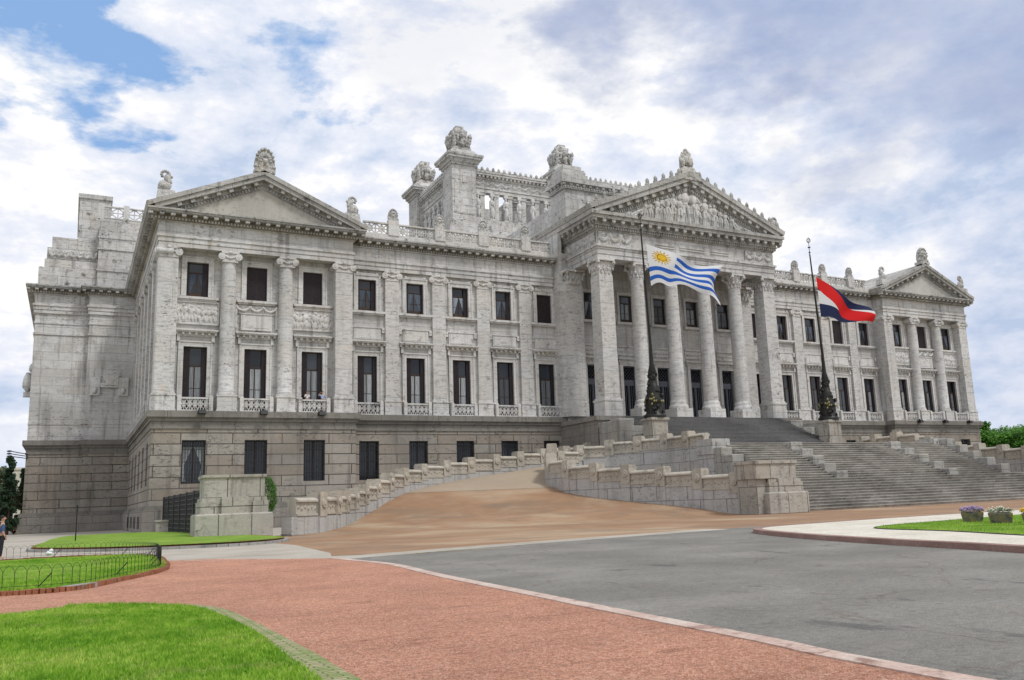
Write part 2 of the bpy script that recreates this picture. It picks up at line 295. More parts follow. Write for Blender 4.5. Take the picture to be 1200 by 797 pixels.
def stairm():
    q=NM('worn_granite_steps'); p=q.pos()
    f=q.noise(p,.16,6,.65,.4); g=q.noise(q.scale(p,(.7,1.5,1.5)),1.6,8,.7)
    c=q.ramp(f,[(.35,(.47,.445,.40)),(.5,(.39,.37,.335)),(.66,(.26,.245,.22))]); c=q.mix(.7,c,q.ramp(g,[(.3,.55),(.55,1.05),(.7,1.25)]),'MULTIPLY')
    sx=q.n('ShaderNodeSeparateXYZ'); q.L.new(p,sx.inputs[0])
    br=q.n('ShaderNodeTexBrick'); cc=q.n('ShaderNodeCombineXYZ'); q.L.new(sx.outputs[0],cc.inputs[0]); q.L.new(q.math('MULTIPLY',sx.outputs[2],1.0),cc.inputs[1]); q.L.new(cc.outputs[0],br.inputs['Vector'])
    br.inputs['Scale'].default_value=1; br.inputs['Brick Width'].default_value=1.7; br.inputs['Row Height'].default_value=.2273; br.inputs['Mortar Size'].default_value=.012; br.inputs['Color1'].default_value=(1,1,1,1); br.inputs['Color2'].default_value=(.72,.70,.68,1); br.inputs['Mortar'].default_value=(.4,.38,.36,1)
    c=q.mix(.7,c,br.outputs[0],'MULTIPLY'); q.color(c); q.bump(g,.5,.03); return q.m
MT['stairs']=stairm()
MT['stairsd']=stone('dark_upper_step_stone',(.27,.265,.26),1.6,.185,.02,.55,.3,.6,.3,.15,(.42,.42,.42),black=.3)
# ---------------------------------------------------------------- mesh builder
class MB:
    def __init__(s): s.v=[]; s.f=[]; s.mi=[]; s.cur=0; s.sm=[]; s.smooth=False
    def add(s,vs,fs):
        b=len(s.v); s.v.extend([tuple(x) for x in vs]); s.f.extend([tuple(b+i for i in f) for f in fs]); s.mi.extend([s.cur]*len(fs)); s.sm.extend([s.smooth]*len(fs))
    def hexa(s,c):  # 8 corners: bottom 0-3 ccw, top 4-7
        s.add(c,[(0,3,2,1),(4,5,6,7),(0,1,5,4),(1,2,6,5),(2,3,7,6),(3,0,4,7)])
    def slab(s,x0,x1,y0,y1,z0,z1): s.hexa([(x0,y0,z0),(x1,y0,z0),(x1,y1,z0),(x0,y1,z0),(x0,y0,z1),(x1,y0,z1),(x1,y1,z1),(x0,y1,z1)])
    def frus(s,x0,x1,y0,y1,z0,X0,X1,Y0,Y1,z1): s.hexa([(x0,y0,z0),(x1,y0,z0),(x1,y1,z0),(x0,y1,z0),(X0,Y0,z1),(X1,Y0,z1),(X1,Y1,z1),(X0,Y1,z1)])
    def box(s,F,u0,u1,z0,z1,d0,d1):
        s.hexa([F(u0,z0,d1),F(u1,z0,d1),F(u1,z0,d0),F(u0,z0,d0),F(u0,z1,d1),F(u1,z1,d1),F(u1,z1,d0),F(u0,z1,d0)])
    def cyl(s,c,r0,r1,z0,z1,n=16,caps=True):
        sm=s.smooth; vs=[]; 
        for z,r in ((z0,r0),(z1,r1)):
            for i in range(n): a=2*PI*i/n; vs.append((c[0]+r*math.cos(a),c[1]+r*math.sin(a),z))
        s.smooth=True; s.add(vs,[(i,(i+1)%n,n+(i+1)%n,n+i) for i in range(n)]); s.smooth=False
        if caps: s.add(vs,[tuple(range(n-1,-1,-1)),tuple(range(n,2*n))])
        s.smooth=sm
    def lathe(s,c,prof,n=16):
        vs=[(c[0]+r*math.cos(2*PI*i/n),c[1]+r*math.sin(2*PI*i/n),z) for z,r in prof for i in range(n)]
        sm=s.smooth; s.smooth=True; s.add(vs,[(k*n+i,k*n+(i+1)%n,(k+1)*n+(i+1)%n,(k+1)*n+i) for k in range(len(prof)-1) for i in range(n)]); s.smooth=sm
        m=len(prof)-1; s.add(vs,[tuple(range(n-1,-1,-1)),tuple(range(m*n,m*n+n))])
    def tube(s,p0,p1,r0,r1=None,n=8):
        r1=r0 if r1 is None else r1; p0=Vector(p0); p1=Vector(p1); d=(p1-p0)
        if d.length<1e-6: return
        d.normalize(); a=d.orthogonal().normalized(); b=d.cross(a)
        vs=[p0+(a*math.cos(2*PI*i/n)+b*math.sin(2*PI*i/n))*r0 for i in range(n)]+[p1+(a*math.cos(2*PI*i/n)+b*math.sin(2*PI*i/n))*r1 for i in range(n)]
        sm=s.smooth; s.smooth=True; s.add(vs,[(i,(i+1)%n,n+(i+1)%n,n+i) for i in range(n)]); s.smooth=sm; s.add(vs,[tuple(range(n-1,-1,-1)),tuple(range(n,2*n))])
    def ell(s,c,r,rot=None,sub=1,jit=0,seed=0):
        vs,fs=ICO[sub]; c=Vector(c); out=[]
        for v in vs:
            k=1+jit*noise.noise(v*2.3+Vector((seed,seed*.7,0))) if jit else 1
            q=Vector((v.x*r[0]*k,v.y*r[1]*k,v.z*r[2]*k))
            if rot is not None: q=rot@q
            out.append(q+c)
        sm=s.smooth; s.smooth=True; s.add(out,fs); s.smooth=sm
    def build(s,name,mats,parent=None,smooth=None):
        me=bpy.data.meshes.new(name); me.from_pydata(s.v,[],s.f)
        if not isinstance(mats,(list,tuple)): mats=[mats]
        for m in mats: me.materials.append(m)
        if len(mats)>1: me.polygons.foreach_set('material_index',s.mi)
        me.polygons.foreach_set('use_smooth',s.sm if smooth is None else [smooth]*len(s.f))
        bm=bmesh.new(); bm.from_mesh(me); bmesh.ops.recalc_face_normals(bm,faces=bm.faces); bm.to_mesh(me); bm.free()
        me.update(); o=bpy.data.objects.new(name,me); COL.objects.link(o)
        if parent: o.parent=parent
        return o
ICO={}
for k in (1,2,3):
    b=bmesh.new(); bmesh.ops.create_icosphere(b,subdivisions=k,radius=1); ICO[k]=([v.co.copy() for v in b.verts],[tuple(v.index for v in f.verts) for f in b.faces]); b.free()
def Fr(o,u,d):
    o=Vector(o);u=Vector(u);d=Vector(d)
    return lambda a,z,b:(o.x+u.x*a+d.x*b,o.y+u.y*a+d.y*b,o.z+z)
def empty(name,label=None,cat=None,group=None,loc=(0,0,0)):
    o=bpy.data.objects.new(name,None); COL.objects.link(o); o.location=loc; o.empty_display_size=.5; tag(o,label,cat,group); return o
def tag(o,label=None,cat=None,group=None,kind=None):
    if label: o['label']=label
    if cat: o['category']=cat
    if group: o['group']=group
    if kind: o['kind']=kind
    return o
def copy_tree(o,parent=None,loc=None,rz=None):
    c=o.copy(); COL.objects.link(c); c.parent=parent
    if loc is not None: c.location=loc
    if rz is not None: c.rotation_euler=(0,0,rz)
    for ch in list(o.children): copy_tree(ch,c)
    return c
# height-field relief panel in a facade frame
def figure_field(w,h,n,seed,kind='figures'):
    rnd=random.Random(seed); E=[]
    if kind=='figures':
        for i in range(n):
            x=(i+.5)/n*w+rnd.uniform(-.2,.2)*w/n; hh=h*rnd.uniform(.72,.92) if not callable(kind) else h; t=rnd.uniform(-.25,.25); k=hh/7.2
            E.append((x+t*hh*.45,hh-k*.5,k*.55,k*.65,0,1.0))                       # head
            E.append((x+t*hh*.25,hh*.66,k*1.0,k*1.7,t,1.0))                         # torso
            E.append((x-k*.5,hh*.27,k*.55,k*2.3,t*.4+rnd.uniform(-.2,.2),.8)); E.append((x+k*.6,hh*.27,k*.55,k*2.3,t*.4+rnd.uniform(-.3,.3),.8))
            for sg in (-1,1): E.append((x+t*hh*.3+sg*k*1.5,hh*(.68+rnd.uniform(-.05,.1)),k*.4,k*1.6,sg*rnd.uniform(.3,1.4),.7))
        for i in range(n*2): E.append((rnd.uniform(0,w),rnd.uniform(.05,.8)*h,h*.09,h*rnd.uniform(.1,.25),rnd.uniform(-1.5,1.5),.4))
    elif kind=='garland':
        for i in range(n):
            x0=i/n*w; 
            for j in range(9):
                t=(j+.5)/9; E.append((x0+t*w/n,h*(.72-.42*math.sin(PI*t)),h*.17,h*.17,0,1.0))
            E.append((x0,h*.72,h*.24,h*.24,0,1.1)); E.append((x0,h*.35,h*.07,h*.3,0,.7)); E.append((x0+.5*w/n,h*.72,h*.16,h*.13,0,.6))
        E.append((w,h*.72,h*.24,h*.24,0,1.1))
    return E
def relief(mb,F,u0,u1,z0,z1,d,amp,E,res,clip=None,nz=.12):
    nx=max(2,int((u1-u0)/res)); nzz=max(2,int((z1-z0)/res)); vs=[];ok=[]
    for j in range(nzz+1):
        for i in range(nx+1):
            x=(u1-u0)*i/nx; z=(z1-z0)*j/nzz; h=0
            for (ex,ez,rx,rz,a,am) in E:
                dx=x-ex; dz=z-ez
                if abs(dx)>rx+rz or abs(dz)>rx+rz: continue
                ca=math.cos(a); sa=math.sin(a); q=((dx*ca+dz*sa)/rx)**2+((-dx*sa+dz*ca)/rz)**2
                if q<1: h=max(h,am*math.sqrt(1-q)+.25*am)
            h+=nz*noise.noise(Vector((x*3.1,z*3.1,u0)))
            vs.append(F(u0+x,z0+z,d+amp*h)); ok.append(clip is None or clip(u0+x,z0+z))
    fs=[]
    for j in range(nzz):
        for i in range(nx):
            a=j*(nx+1)+i; q=(a,a+1,a+nx+2,a+nx+1)
            if all(ok[k] for k in q): fs.append(q)
    sm=mb.smooth; mb.smooth=True; mb.add(vs,fs); mb.smooth=sm
def wallholes(mb,F,u0,u1,z0,z1,d,holes,depth=.55):
    us=sorted({u0,u1,*[h[0] for h in holes],*[h[1] for h in holes]}); zs=sorted({z0,z1,*[h[2] for h in holes],*[h[3] for h in holes]})
    for i in range(len(us)-1):
        for j in range(len(zs)-1):
            a,b,c,e=us[i],us[i+1],zs[j],zs[j+1]; m=((a+b)/2,(c+e)/2)
            if any(h[0]<m[0]<h[1] and h[2]<m[1]<h[3] for h in holes): continue
            mb.add([F(a,c,d),F(b,c,d),F(b,e,d),F(a,e,d)],[(0,1,2,3)])
    for (a,b,c,e) in holes:
        for q in (((a,c),(a,e)),((b,c),(b,e)),((a,c),(b,c)),((a,e),(b,e))):
            (x0,y0),(x1,y1)=q; mb.add([F(x0,y0,d),F(x1,y1,d),F(x1,y1,d-depth),F(x0,y0,d-depth)],[(0,1,2,3)])

# ================================================================= PALACE
PAL=empty('palace','grey stone legislative palace with columned portico, two pedimented wings and a roof lantern above','palace')
Wx=[-37.97+5.438*k for k in range(5)]           # wing window centres
Px=[-55.23,-49.63,-44.03]                        # pavilion window centres
Dx=[-10.3,-5.15,0,5.15,10.3]                     # portico bays
HU,HL,HB=1.0,1.07,1.055
Z_UB,Z_UT,Z_LT,Z_LB,Z_BT=22.32,25.84,17.43,11.25,8.34
YW=1.1; XO=58.9; XI=40.15; XP=14.2; YB=34.0
# --- window prototypes (origin = wall plane, centre of the bottom edge; front = -Y)
Fz=Fr((0,0,0),(1,0,0),(0,-1,0))
def win_lower(name,hw,h,lshut,rshut,ccol,closed=False,dx=.0):
    m=MB(); d=-.34; t=.10
    m.box(Fz,-hw,-hw+t,0,h,d-.1,d); m.box(Fz,hw-t,hw,0,h,d-.1,d); m.box(Fz,-hw+t,hw-t,h-t,h,d-.1,d)
    m.box(Fz,-hw+t,hw-t,h*.70,h*.70+.12,d-.09,d+.02); m.box(Fz,-.05,.05,0,h*.70,d-.09,d+.01); m.box(Fz,-hw+t,hw-t,0,.5,d-.09,d-.01)
    for zz in (h*.35,): m.box(Fz,-hw+t,hw-t,zz,zz+.05,d-.09,d-.015)
    o=m.build(name,MT['woodb'],None)
    g=MB(); g.box(Fz,-hw+t,hw-t,.5,h-t,d-.07,d-.05); g.build('glass',MT['glass'],o)
    if not closed:
        c=MB(); 
        for sg in (-1,1):
            n=14; x0,x1=(.08,(hw-t)*.62); vs=[];
            for i in range(n+1):
                for z in (.5,h*.69): vs.append(Fz(sg*(x0+(x1-x0)*i/n),z,d-.045+.018*math.sin(i*1.9)))
            c.smooth=True; c.add(vs,[(2*i,2*i+2,2*i+3,2*i+1) for i in range(n)])
        c.build('curtain',ccol,o)
    for sg,on in ((-1,lshut),(1,rshut)):
        if not on: continue
        s=MB(); w_=on
        a,b=(-hw+.0,-hw+w_) if sg<0 else (hw-w_,hw); s.box(Fz,a,b,0.02,h-.01,d+.05,d+.14)
        nsl=int(h/.17)
        for i in range(nsl):
            z=.1+i*(h-.2)/nsl; s.box(Fz,a+.08,b-.08,z,z+.05,d+.14,d+.165)
        s.build('shutter',MT['shut'],o)
    return o
def surround(m,hw,h,w_=.42,z0=0,sill=False):
    m.box(Fz,-hw-w_,-hw,z0,h+w_,0.0,.09); m.box(Fz,hw,hw+w_,z0,h+w_,0.0,.09); m.box(Fz,-hw,hw,h,h+w_,0.0,.09)
    m.box(Fz,-hw-w_-.06,-hw-w_+.1,z0,h+w_+.0,.0,.16); m.box(Fz,hw+w_-.1,hw+w_+.06,z0,h+w_,.0,.16); m.box(Fz,-hw-w_-.06,hw+w_+.06,h+w_,h+w_+.12,.0,.18)
def hood(m,hw,z0,z1):
    W=hw+.92
    m.box(Fz,-W,W,z1-.14,z1,0,.62); m.box(Fz,-W+.06,W-.06,z1-.26,z1-.14,0,.5)
    n=7
    for i in range(n):
        x=-W+.22+i*(2*W-.44)/(n-1); m.box(Fz,x-.11,x+.11,z1-.5,z1-.26,0,.42)
    m.box(Fz,-W+.3,W-.3,z1-.62,z1-.26,0,.14)
    for sg in (-1,1): m.box(Fz,sg*(W-.42)-.14,sg*(W-.42)+.14,z1-1.15,z1-.5,0,.26)
hL=Z_LT-Z_LB; hU=Z_UT-Z_UB
protoL=[win_lower('window',HL,hL,.62,.45,MT['curt']),win_lower('window',HL,hL,0,.55,MT['curt']),win_lower('window',HL,hL,.40,.42,MT['curt']),win_lower('window',HL,hL,.8,.4,MT['curt'])]
protoU=[win_lower('window',HU,hU,.25,.5,MT['curtb']),win_lower('window',HU,hU,.3,.2,MT['curtb']),win_lower('window',HU,hU,1.0,1.0,MT['curt'],True),win_lower('window',HU,hU,0,0,MT['curt'])]
def tri_curtains(o,hw,h,col):
    c=MB(); d=-.34
    for sg in (-1,1): c.add([Fz(sg*.04,h*.68,d-.02),Fz(sg*(hw-.12),h*.68,d-.02),Fz(sg*(hw-.12),.4,d-.02),Fz(sg*.62,.4,d-.02)],[(0,1,2,3)])
    c.build('curtain',col,o)
for o in (protoU[0],protoU[1]):
    for c in list(o.children):
        if c.name.startswith('curtain'): bpy.data.objects.remove(c)
    tri_curtains(o,HU,hU,MT['curtb'])
def win_base(name,hw,h,curt=False):
    m=MB(); d=-.5
    m.box(Fz,-hw,hw,0,.1,d-.1,d); m.box(Fz,-hw,hw,h-.1,h,d-.1,d); m.box(Fz,-hw,-hw+.1,.1,h-.1,d-.1,d); m.box(Fz,hw-.1,hw,.1,h-.1,d-.1,d); m.box(Fz,-.05,.05,.1,h-.1,d-.1,d)
    o=m.build(name,MT['wood'],None)
    g=MB(); g.box(Fz,-hw+.1,hw-.1,.1,h-.1,d-.08,d-.05); g.build('glass',MT['glass'],o)
    b=MB(); n=9; dd=-.12
    for i in range(n):
        x=-hw+.1+i*(2*hw-.2)/(n-1); b.tube(Fz(x,0.02,dd),Fz(x,h-.02,dd),.028,n=5)
        if i<n-1:
            xx=x+(2*hw-.2)/(n-1)/2; r_=.09
            for zz in (h*.12,h*.88):
                for k in range(6):
                    a=2*PI*k/6;a2=2*PI*(k+1)/6; b.tube(Fz(xx+r_*math.cos(a),zz+r_*math.sin(a),dd),Fz(xx+r_*math.cos(a2),zz+r_*math.sin(a2),dd),.014,n=4)
    for zz in (.08,h*.22,h*.5,h*.78,h-.08): b.box(Fz,-hw,hw,zz-.025,zz+.025,dd-.02,dd+.02)
    b.build('grille',MT['grille'],o)
    if curt:
        c=MB()
        for sg in (-1,1): c.add([Fz(sg*.05,h*.85,d-.01),Fz(sg*(hw-.1),h*.85,d-.01),Fz(sg*(hw-.1),.2,d-.01),Fz(sg*(hw*.55),.2,d-.01),Fz(sg*(hw*.72),h*.42,d-.01)],[(0,1,2,3,4)])
        c.build('curtain',MT['curt'],o)
    return o
hB=Z_BT-4.32
protoB=[win_base('window',HB,hB,True),win_base('window',HB,hB,False)]
# window surrounds as shared objects
s=MB(); surround(s,HL,hL,.42,1.3); hood(s,HL,hL,19.05-Z_LB)
sur_low=s.build('window_surround',MT['trim'])
s=MB(); surround(s,HU,hU,.42,0); s.box(Fz,-HU-.95,HU+.95,-.24,0,0,.4); s.box(Fz,-HU-.8,HU+.8,-.4,-.24,0,.26)
sur_up=s.build('window_surround',MT['trim'])
s=MB(); surround(s,HU,hU,.42,0); s.box(Fz,-HU-.95,HU+.95,-.24,0,0,.4); s.box(Fz,-HU-.8,HU+.8,-.4,-.24,0,.26)
z0=19.16-Z_UB; z1=20.5-Z_UB; s.box(Fz,-1.5,1.5,z0,z1,0,.12); s.box(Fz,-1.35,1.35,z0+.12,z1-.14,.12,.17); s.box(Fz,-1.6,1.6,z1,z1+.1,0,.2)
for sg in (-1,1): s.box(Fz,sg*1.76-.16,sg*1.76+.16,z0+.85,z1+.12,0,.2); s.ell(Fz(sg*1.76,z0+1.17,.2),(.1,.06,.1))
for i in range(9): s.ell(Fz(-.8+i*.2,z0+.26,.17),(.07,.05,.07))
for sg in (-1,1): s.box(Fz,sg*1.1-.12,sg*1.1+.12,hU+.55,hU+.78,0,.2)
s.box(Fz,-1.1,1.1,hU+.58,hU+.72,0,.15)
sur_upw=s.build('window_surround',MT['trim'])
# balcony rail
def balcony(hw=1.56):
    m=MB(); h=1.38; d0,d1=.42,.56
    m.box(Fz,-hw-.02,-hw+.34,0,h,.0,.7); m.box(Fz,hw-.34,hw+.02,0,h,.0,.7)
    for sg in (-1,1): m.tube(Fz(sg*(hw-.16),h,.02),Fz(sg*(hw-.16),h,.68),.17,n=12)
    a=-hw+.34;b=hw-.34; m.box(Fz,a,b,h-.2,h-.04,d0-.03,d1+.03); m.box(Fz,a,b,0.0,.16,d0-.03,d1+.03)
    n=5; cw=(b-a)/n
    for i in range(n):
        cx=a+(i+.5)*cw; cz=(h-.04)/2+.02; rz=(h-.36)/2
        for (p,q) in (((-1,-1),(1,1)),((-1,1),(1,-1)),((0,-1),(0,1)),((-1,0),(1,0))):
            m.tube(Fz(cx+p[0]*cw/2,cz+p[1]*rz,.49),Fz(cx+q[0]*cw/2,cz+q[1]*rz,.49),.042,n=5)
        for r_ in (.2,):
            for k in range(10):
                A=2*PI*k/10;B=2*PI*(k+1)/10; m.tube(Fz(cx+r_*math.cos(A),cz+r_*math.sin(A),.49),Fz(cx+r_*math.cos(B),cz+r_*math.sin(B),.49),.05,n=5)
        for q in ((-1,0),(0,1),(1,0),(0,-1)): m.ell(Fz(cx+q[0]*cw/2,cz+q[1]*rz*.6,.49),(.08,.06,.08))
    return m.build('balcony_rail',MT['relief'])
bal=balcony()
# pilasters / columns: shaft 12.7..25.9 capital ..26.9
ZPED0,ZPED1,ZCAP0,ZCAP1=11.05,12.65,25.75,26.9
def ionic(m,w_,d0,d1,z0,z1):
    hw=w_/2; vr=.34
    m.box(Fz,-hw-.1,hw+.1,z1-.2,z1,d0,d1+.16)
    m.box(Fz,-hw-.02,hw+.02,z0+.1,z1-.2,d0,d1+.06)
    for sg in (-1,1):
        m.tube(Fz(sg*(hw+.06),z1-.2-vr*.9,d0+.05),Fz(sg*(hw+.06),z1-.2-vr*.9,d1+.16),vr,n=14)
        m.tube(Fz(sg*(hw+.06),z1-.2-vr*.9,d1+.16),Fz(sg*(hw+.06),z1-.2-vr*.9,d1+.2),.16,n=10)
    for i in range(7): m.ell(Fz(-hw*.62+i*hw*.205,z1-.5-.16*math.sin(PI*i/6),d1+.1),(.12,.1,.13))
    m.ell(Fz(0,z1-.1,d1+.16),(.18,.12,.2))
def pilaster(kind,w_,dp=.35):
    hw=w_/2
    m=MB()
    if kind=='flat':
        m.box(Fz,-hw,hw,ZPED1,ZCAP0+.1,0,dp); m.box(Fz,-hw-.1,hw+.1,ZPED1,ZPED1+.16,0,dp+.1); m.box(Fz,-hw-.05,hw+.05,ZPED1+.16,ZPED1+.34,0,dp+.05)
        o=m.build('pilaster',MT['colstone']); d1=dp
    else:
        r_=hw; c=Fz(0,0,.45)
        m.lathe(c,[(ZPED1,r_+.14),(ZPED1+.16,r_+.16),(ZPED1+.26,r_+.08),(ZPED1+.38,r_+.1),(ZPED1+.48,r_),(ZPED1+5,r_),(ZCAP0+.1,r_*.9)],24)
        o=m.build('column',MT['colstone']); d1=.45+r_*.92
    c=MB(); ionic(c,w_*.98,0,d1,ZCAP0,ZCAP1); c.build('capital',MT['relief'],o)
    p=MB(); dd=d1+.12 if kind=='flat' else d1+.2; p.box(Fz,-hw-.14,hw+.14,ZPED0,ZPED1-.14,0,dd); p.box(Fz,-hw-.2,hw+.2,ZPED1-.14,ZPED1,0,dd+.06); p.box(Fz,-hw-.2,hw+.2,ZPED0,ZPED0+.2,0,dd+.08)
    p.build('pedestal',MT['relief'],o); return o
pil_w=pilaster('flat',1.55); pil_c=pilaster('flat',1.78,1.16); pil_s=pilaster('flat',1.55,1.0); col_p=pilaster('round',1.5)
def cornerpier():
    m=MB(); m.slab(-.88,.9,-.35,1.6,ZPED1,ZCAP0+.1); m.slab(-.98,1.0,-.45,1.7,ZPED1,ZPED1+.16); m.slab(-.93,.95,-.4,1.65,ZPED1+.16,ZPED1+.34); o=m.build('pilaster',MT['colstone'])
    c=MB(); ionic(c,1.74,-1.0,.35,ZCAP0,ZCAP1)
    n0=len(c.v); ionic(c,1.74,-1.0,.35,ZCAP0,ZCAP1); c.v[n0:]=[(y-.53,-x+.6,z) for x,y,z in c.v[n0:]]; c.build('capital',MT['relief'],o)
    p=MB(); p.slab(-1.02,1.02,-.5,1.75,ZPED0,ZPED1-.14); p.slab(-1.08,1.08,-.56,1.8,ZPED1-.14,ZPED1); p.slab(-1.08,1.08,-.58,1.82,ZPED0,ZPED0+.2); p.build('pedestal',MT['relief'],o); return o
pil_k=cornerpier()
protos=[*protoL,*protoU,*protoB,sur_low,sur_up,sur_upw,bal,pil_w,pil_c,pil_s,pil_k,col_p]
def put(o,x,y,z=0,rz=0): return copy_tree(o,PAL,(x,y,z),rz)
# --- relief panel for pavilion bays
E=figure_field(3.9,1.95,7,3); p=MB(); relief(p,Fz,-1.95,1.95,19.78,21.75,.10,.16,E,.055); p.box(Fz,-2.05,2.05,19.6,19.78,0,.2); p.box(Fz,-2.05,2.05,21.75,21.9,0,.24)
p.box(Fz,-2.07,-1.95,19.78,21.75,0,.24); p.box(Fz,1.95,2.07,19.78,21.75,0,.24); panA=p.build('relief_panel',MT['relief'])
E=figure_field(3.9,1.95,9,11); p=MB(); relief(p,Fz,-1.95,1.95,19.78,21.75,.10,.16,E,.055); p.box(Fz,-2.05,2.05,19.6,19.78,0,.2); p.box(Fz,-2.05,2.05,21.75,21.9,0,.24)
p.box(Fz,-2.07,-1.95,19.78,21.75,0,.24); p.box(Fz,1.95,2.07,19.78,21.75,0,.24); panC=p.build('relief_panel',MT['relief'])
p=MB(); p.box(Fz,-1.5,1.5,19.3,20.9,0,.3); p.box(Fz,-1.58,1.58,20.9,21.0,0,.36); p.box(Fz,-1.05,1.3,19.55,19.68,.3,.33); relief(p,Fz,-1.95,1.95,21.0,21.85,.06,.2,figure_field(3.9,.85,3,5,'garland'),.055); p.box(Fz,-2.07,-1.85,19.5,21.85,0,.24); p.box(Fz,1.85,2.07,19.5,21.85,0,.24)
panB=p.build('relief_panel',MT['trim'])
protos+= [panA,panB,panC]
rr=random.Random(4)
# --- walls
YP=-1.0   # front plane of the pavilion orders
RC=.2   # wall set back behind the orders of the pavilions
def hol(c,hw,z0,z1): return (c-hw,c+hw,z0,z1)
def side(u,sx): return u if sx<0 else -u
nb=6; bayS=[3.3+k*5.45 for k in range(nb)]
rf=MB()
for sx in (-1,1):
    wl=MB(); bs=MB(); pl=MB(); le=MB()
    k_=1 if sx<0 else -1
    Fp=Fr((0,RC,0),(k_,0,0),(0,-1,0)); Fw=Fr((0,YW,0),(k_,0,0),(0,-1,0)); X=lambda u:side(u,sx)
    wallholes(wl,Fp,-XO,-XI,11.05,26.9,0,[hol(c,HL,Z_LB,Z_LT) for c in Px]+[hol(c,HU,Z_UB,Z_UT) for c in Px])
    wallholes(wl,Fw,-XI,-XP,11.05,26.9,0,[hol(c,HL,Z_LB,Z_LT) for c in Wx]+[hol(c,HU,Z_UB,Z_UT) for c in Wx])
    def slabm(mb,x0,x1,y0,y1,z0,z1):
        a,b=sorted((X(x0),X(x1))); mb.slab(a,b,y0,y1,z0,z1)
    wl.add([(X(-XI),RC,11.05),(X(-XI),YW,11.05),(X(-XI),YW,26.9),(X(-XI),RC,26.9)],[(0,1,2,3)])
    Fb=Fr((0,YP-.12,0),(k_,0,0),(0,-1,0)); Fbw=Fr((0,YW-1.0,0),(k_,0,0),(0,-1,0))
    wallholes(bs,Fb,-XO-.0,-XI+.3,2.4,9.4,0,[hol(c,HB,4.32,Z_BT) for c in Px],.7)
    wallholes(bs,Fbw,-XI+.3,-XP,2.4,9.4,-.35,[hol(c,HB,4.32,Z_BT) for c in Wx],.7)
    bs.add([(X(-XI+.3),YP-.12,2.4),(X(-XI+.3),.45,2.4),(X(-XI+.3),.45,9.4),(X(-XI+.3),YP-.12,9.4)],[(0,1,2,3)])
    for (a,b,y,yy) in [(-XO-.5,-XI+.7,YP-.6,20),(-XI+.7,-XP,.05,20)]:
        slabm(pl,a,b,y,yy,-.6,2.0); slabm(le,a+.12,b-.12,y+.12,yy,2.0,2.22); slabm(le,a+.28,b-.28,y+.28,yy,2.22,2.4)
    for (a,b,y) in ((-XO,-XI+.3,YP-.12),(-XI+.3,-XP,.45)):
        for (z0,z1,e) in ((9.4,9.6,.1),(9.6,10.1,.04),(10.1,10.35,.2),(10.35,10.46,.3),(10.46,11.05,.45)):
            slabm(le,a-e,b+e if b<-20 else b,y-e,20,z0,z1)
    # outer side wall (faces away from the middle)
    Fs=Fr((sx*(XO-1.05),0,0),(0,1,0),(sx,0,0)); Fsb=Fr((sx*XO,0,0),(0,1,0),(sx,0,0))
    wallholes(wl,Fs,RC,YB,11.05,26.9,0,([hol(c,HL,Z_LB,Z_LT) for c in bayS]+[hol(c,HU,Z_UB,Z_UT) for c in bayS]) if sx<0 else [])
    wallholes(bs,Fsb,YP-.12,YB,2.4,9.4,.0,[hol(c,HB,4.32,Z_BT) for c in bayS] if sx<0 else [],.7)
    slabm(pl,-XO-.5,-XO+3,19,YB,-.6,2.0); slabm(le,-XO-.38,-XO+3,19,YB,2.0,2.22); slabm(le,-XO-.22,-XO+3,19,YB,2.22,2.4)
    for (z0,z1,e) in ((9.4,9.6,.1),(9.6,10.1,.04),(10.1,10.35,.2),(10.35,10.46,.3),(10.46,11.05,.45)): slabm(le,-XO-e,-XO+3,19.5,YB,z0,z1)
    rz=-PI/2
    if sx<0:
        xs=-XO+1.05
        for c in bayS:
            put(rr.choice(protoL),xs,c,Z_LB,rz); put(rr.choice(protoU[:3]),xs,c,Z_UB,rz); put(protoB[1],-XO,c,4.32,rz)
            put(sur_low,xs,c,Z_LB,rz); put(sur_upw,xs,c,Z_UB,rz); put(bal,xs-.55,c,11.05,rz)
        for k in range(nb): put(pil_s,xs,bayS[k]+2.72,0,rz)
        small=MB()
        for c in bayS[:4]:
            for dd in (-.9,.9): small.box(Fsb,c+dd-.28,c+dd+.28,.35,1.5,.505,.53)
        small.build('basement_vent',MT['darkgap'],PAL)
    def sl(mb,x0,x1,y0,y1,z0,z1):
        a,b=sorted((sx*x0,sx*x1)); mb.slab(a,b,y0,y1,z0,z1)
    for (xa,xb,y) in ((XO-1.5,64.1,33.2),(64.1,70.1,34.2)):
        sl(wl,xa,xb,y,70,11.05,26.9); sl(bs,xa,xb,y-.12,70.1,2.4,9.4); e=.5; sl(pl,xa,xb+e,y-.62,70.6,-.6,2.0); sl(le,xa,xb+e-.12,y-.5,70.5,2.0,2.22); sl(le,xa,xb+e-.28,y-.34,70.4,2.22,2.4)
        for (z0,z1,e) in ((9.4,9.6,.1),(9.6,10.1,.04),(10.1,10.35,.2),(10.35,10.46,.3),(10.46,11.05,.45)): sl(le,xa,xb+e,y-.12-e,70,z0,z1)
        for (z0,z1,e) in ((24.2,24.45,.12),(25.6,25.85,.1),(13.0,13.2,.06)): sl(wl,xa,xb+e,y-e,70,z0,z1)
    wl.build('wall',MT['wall'],PAL); bs.build('basement_wall',MT['base'],PAL); pl.build('plinth',MT['plinth'],PAL); le.build('ledge',MT['ledge'],PAL)
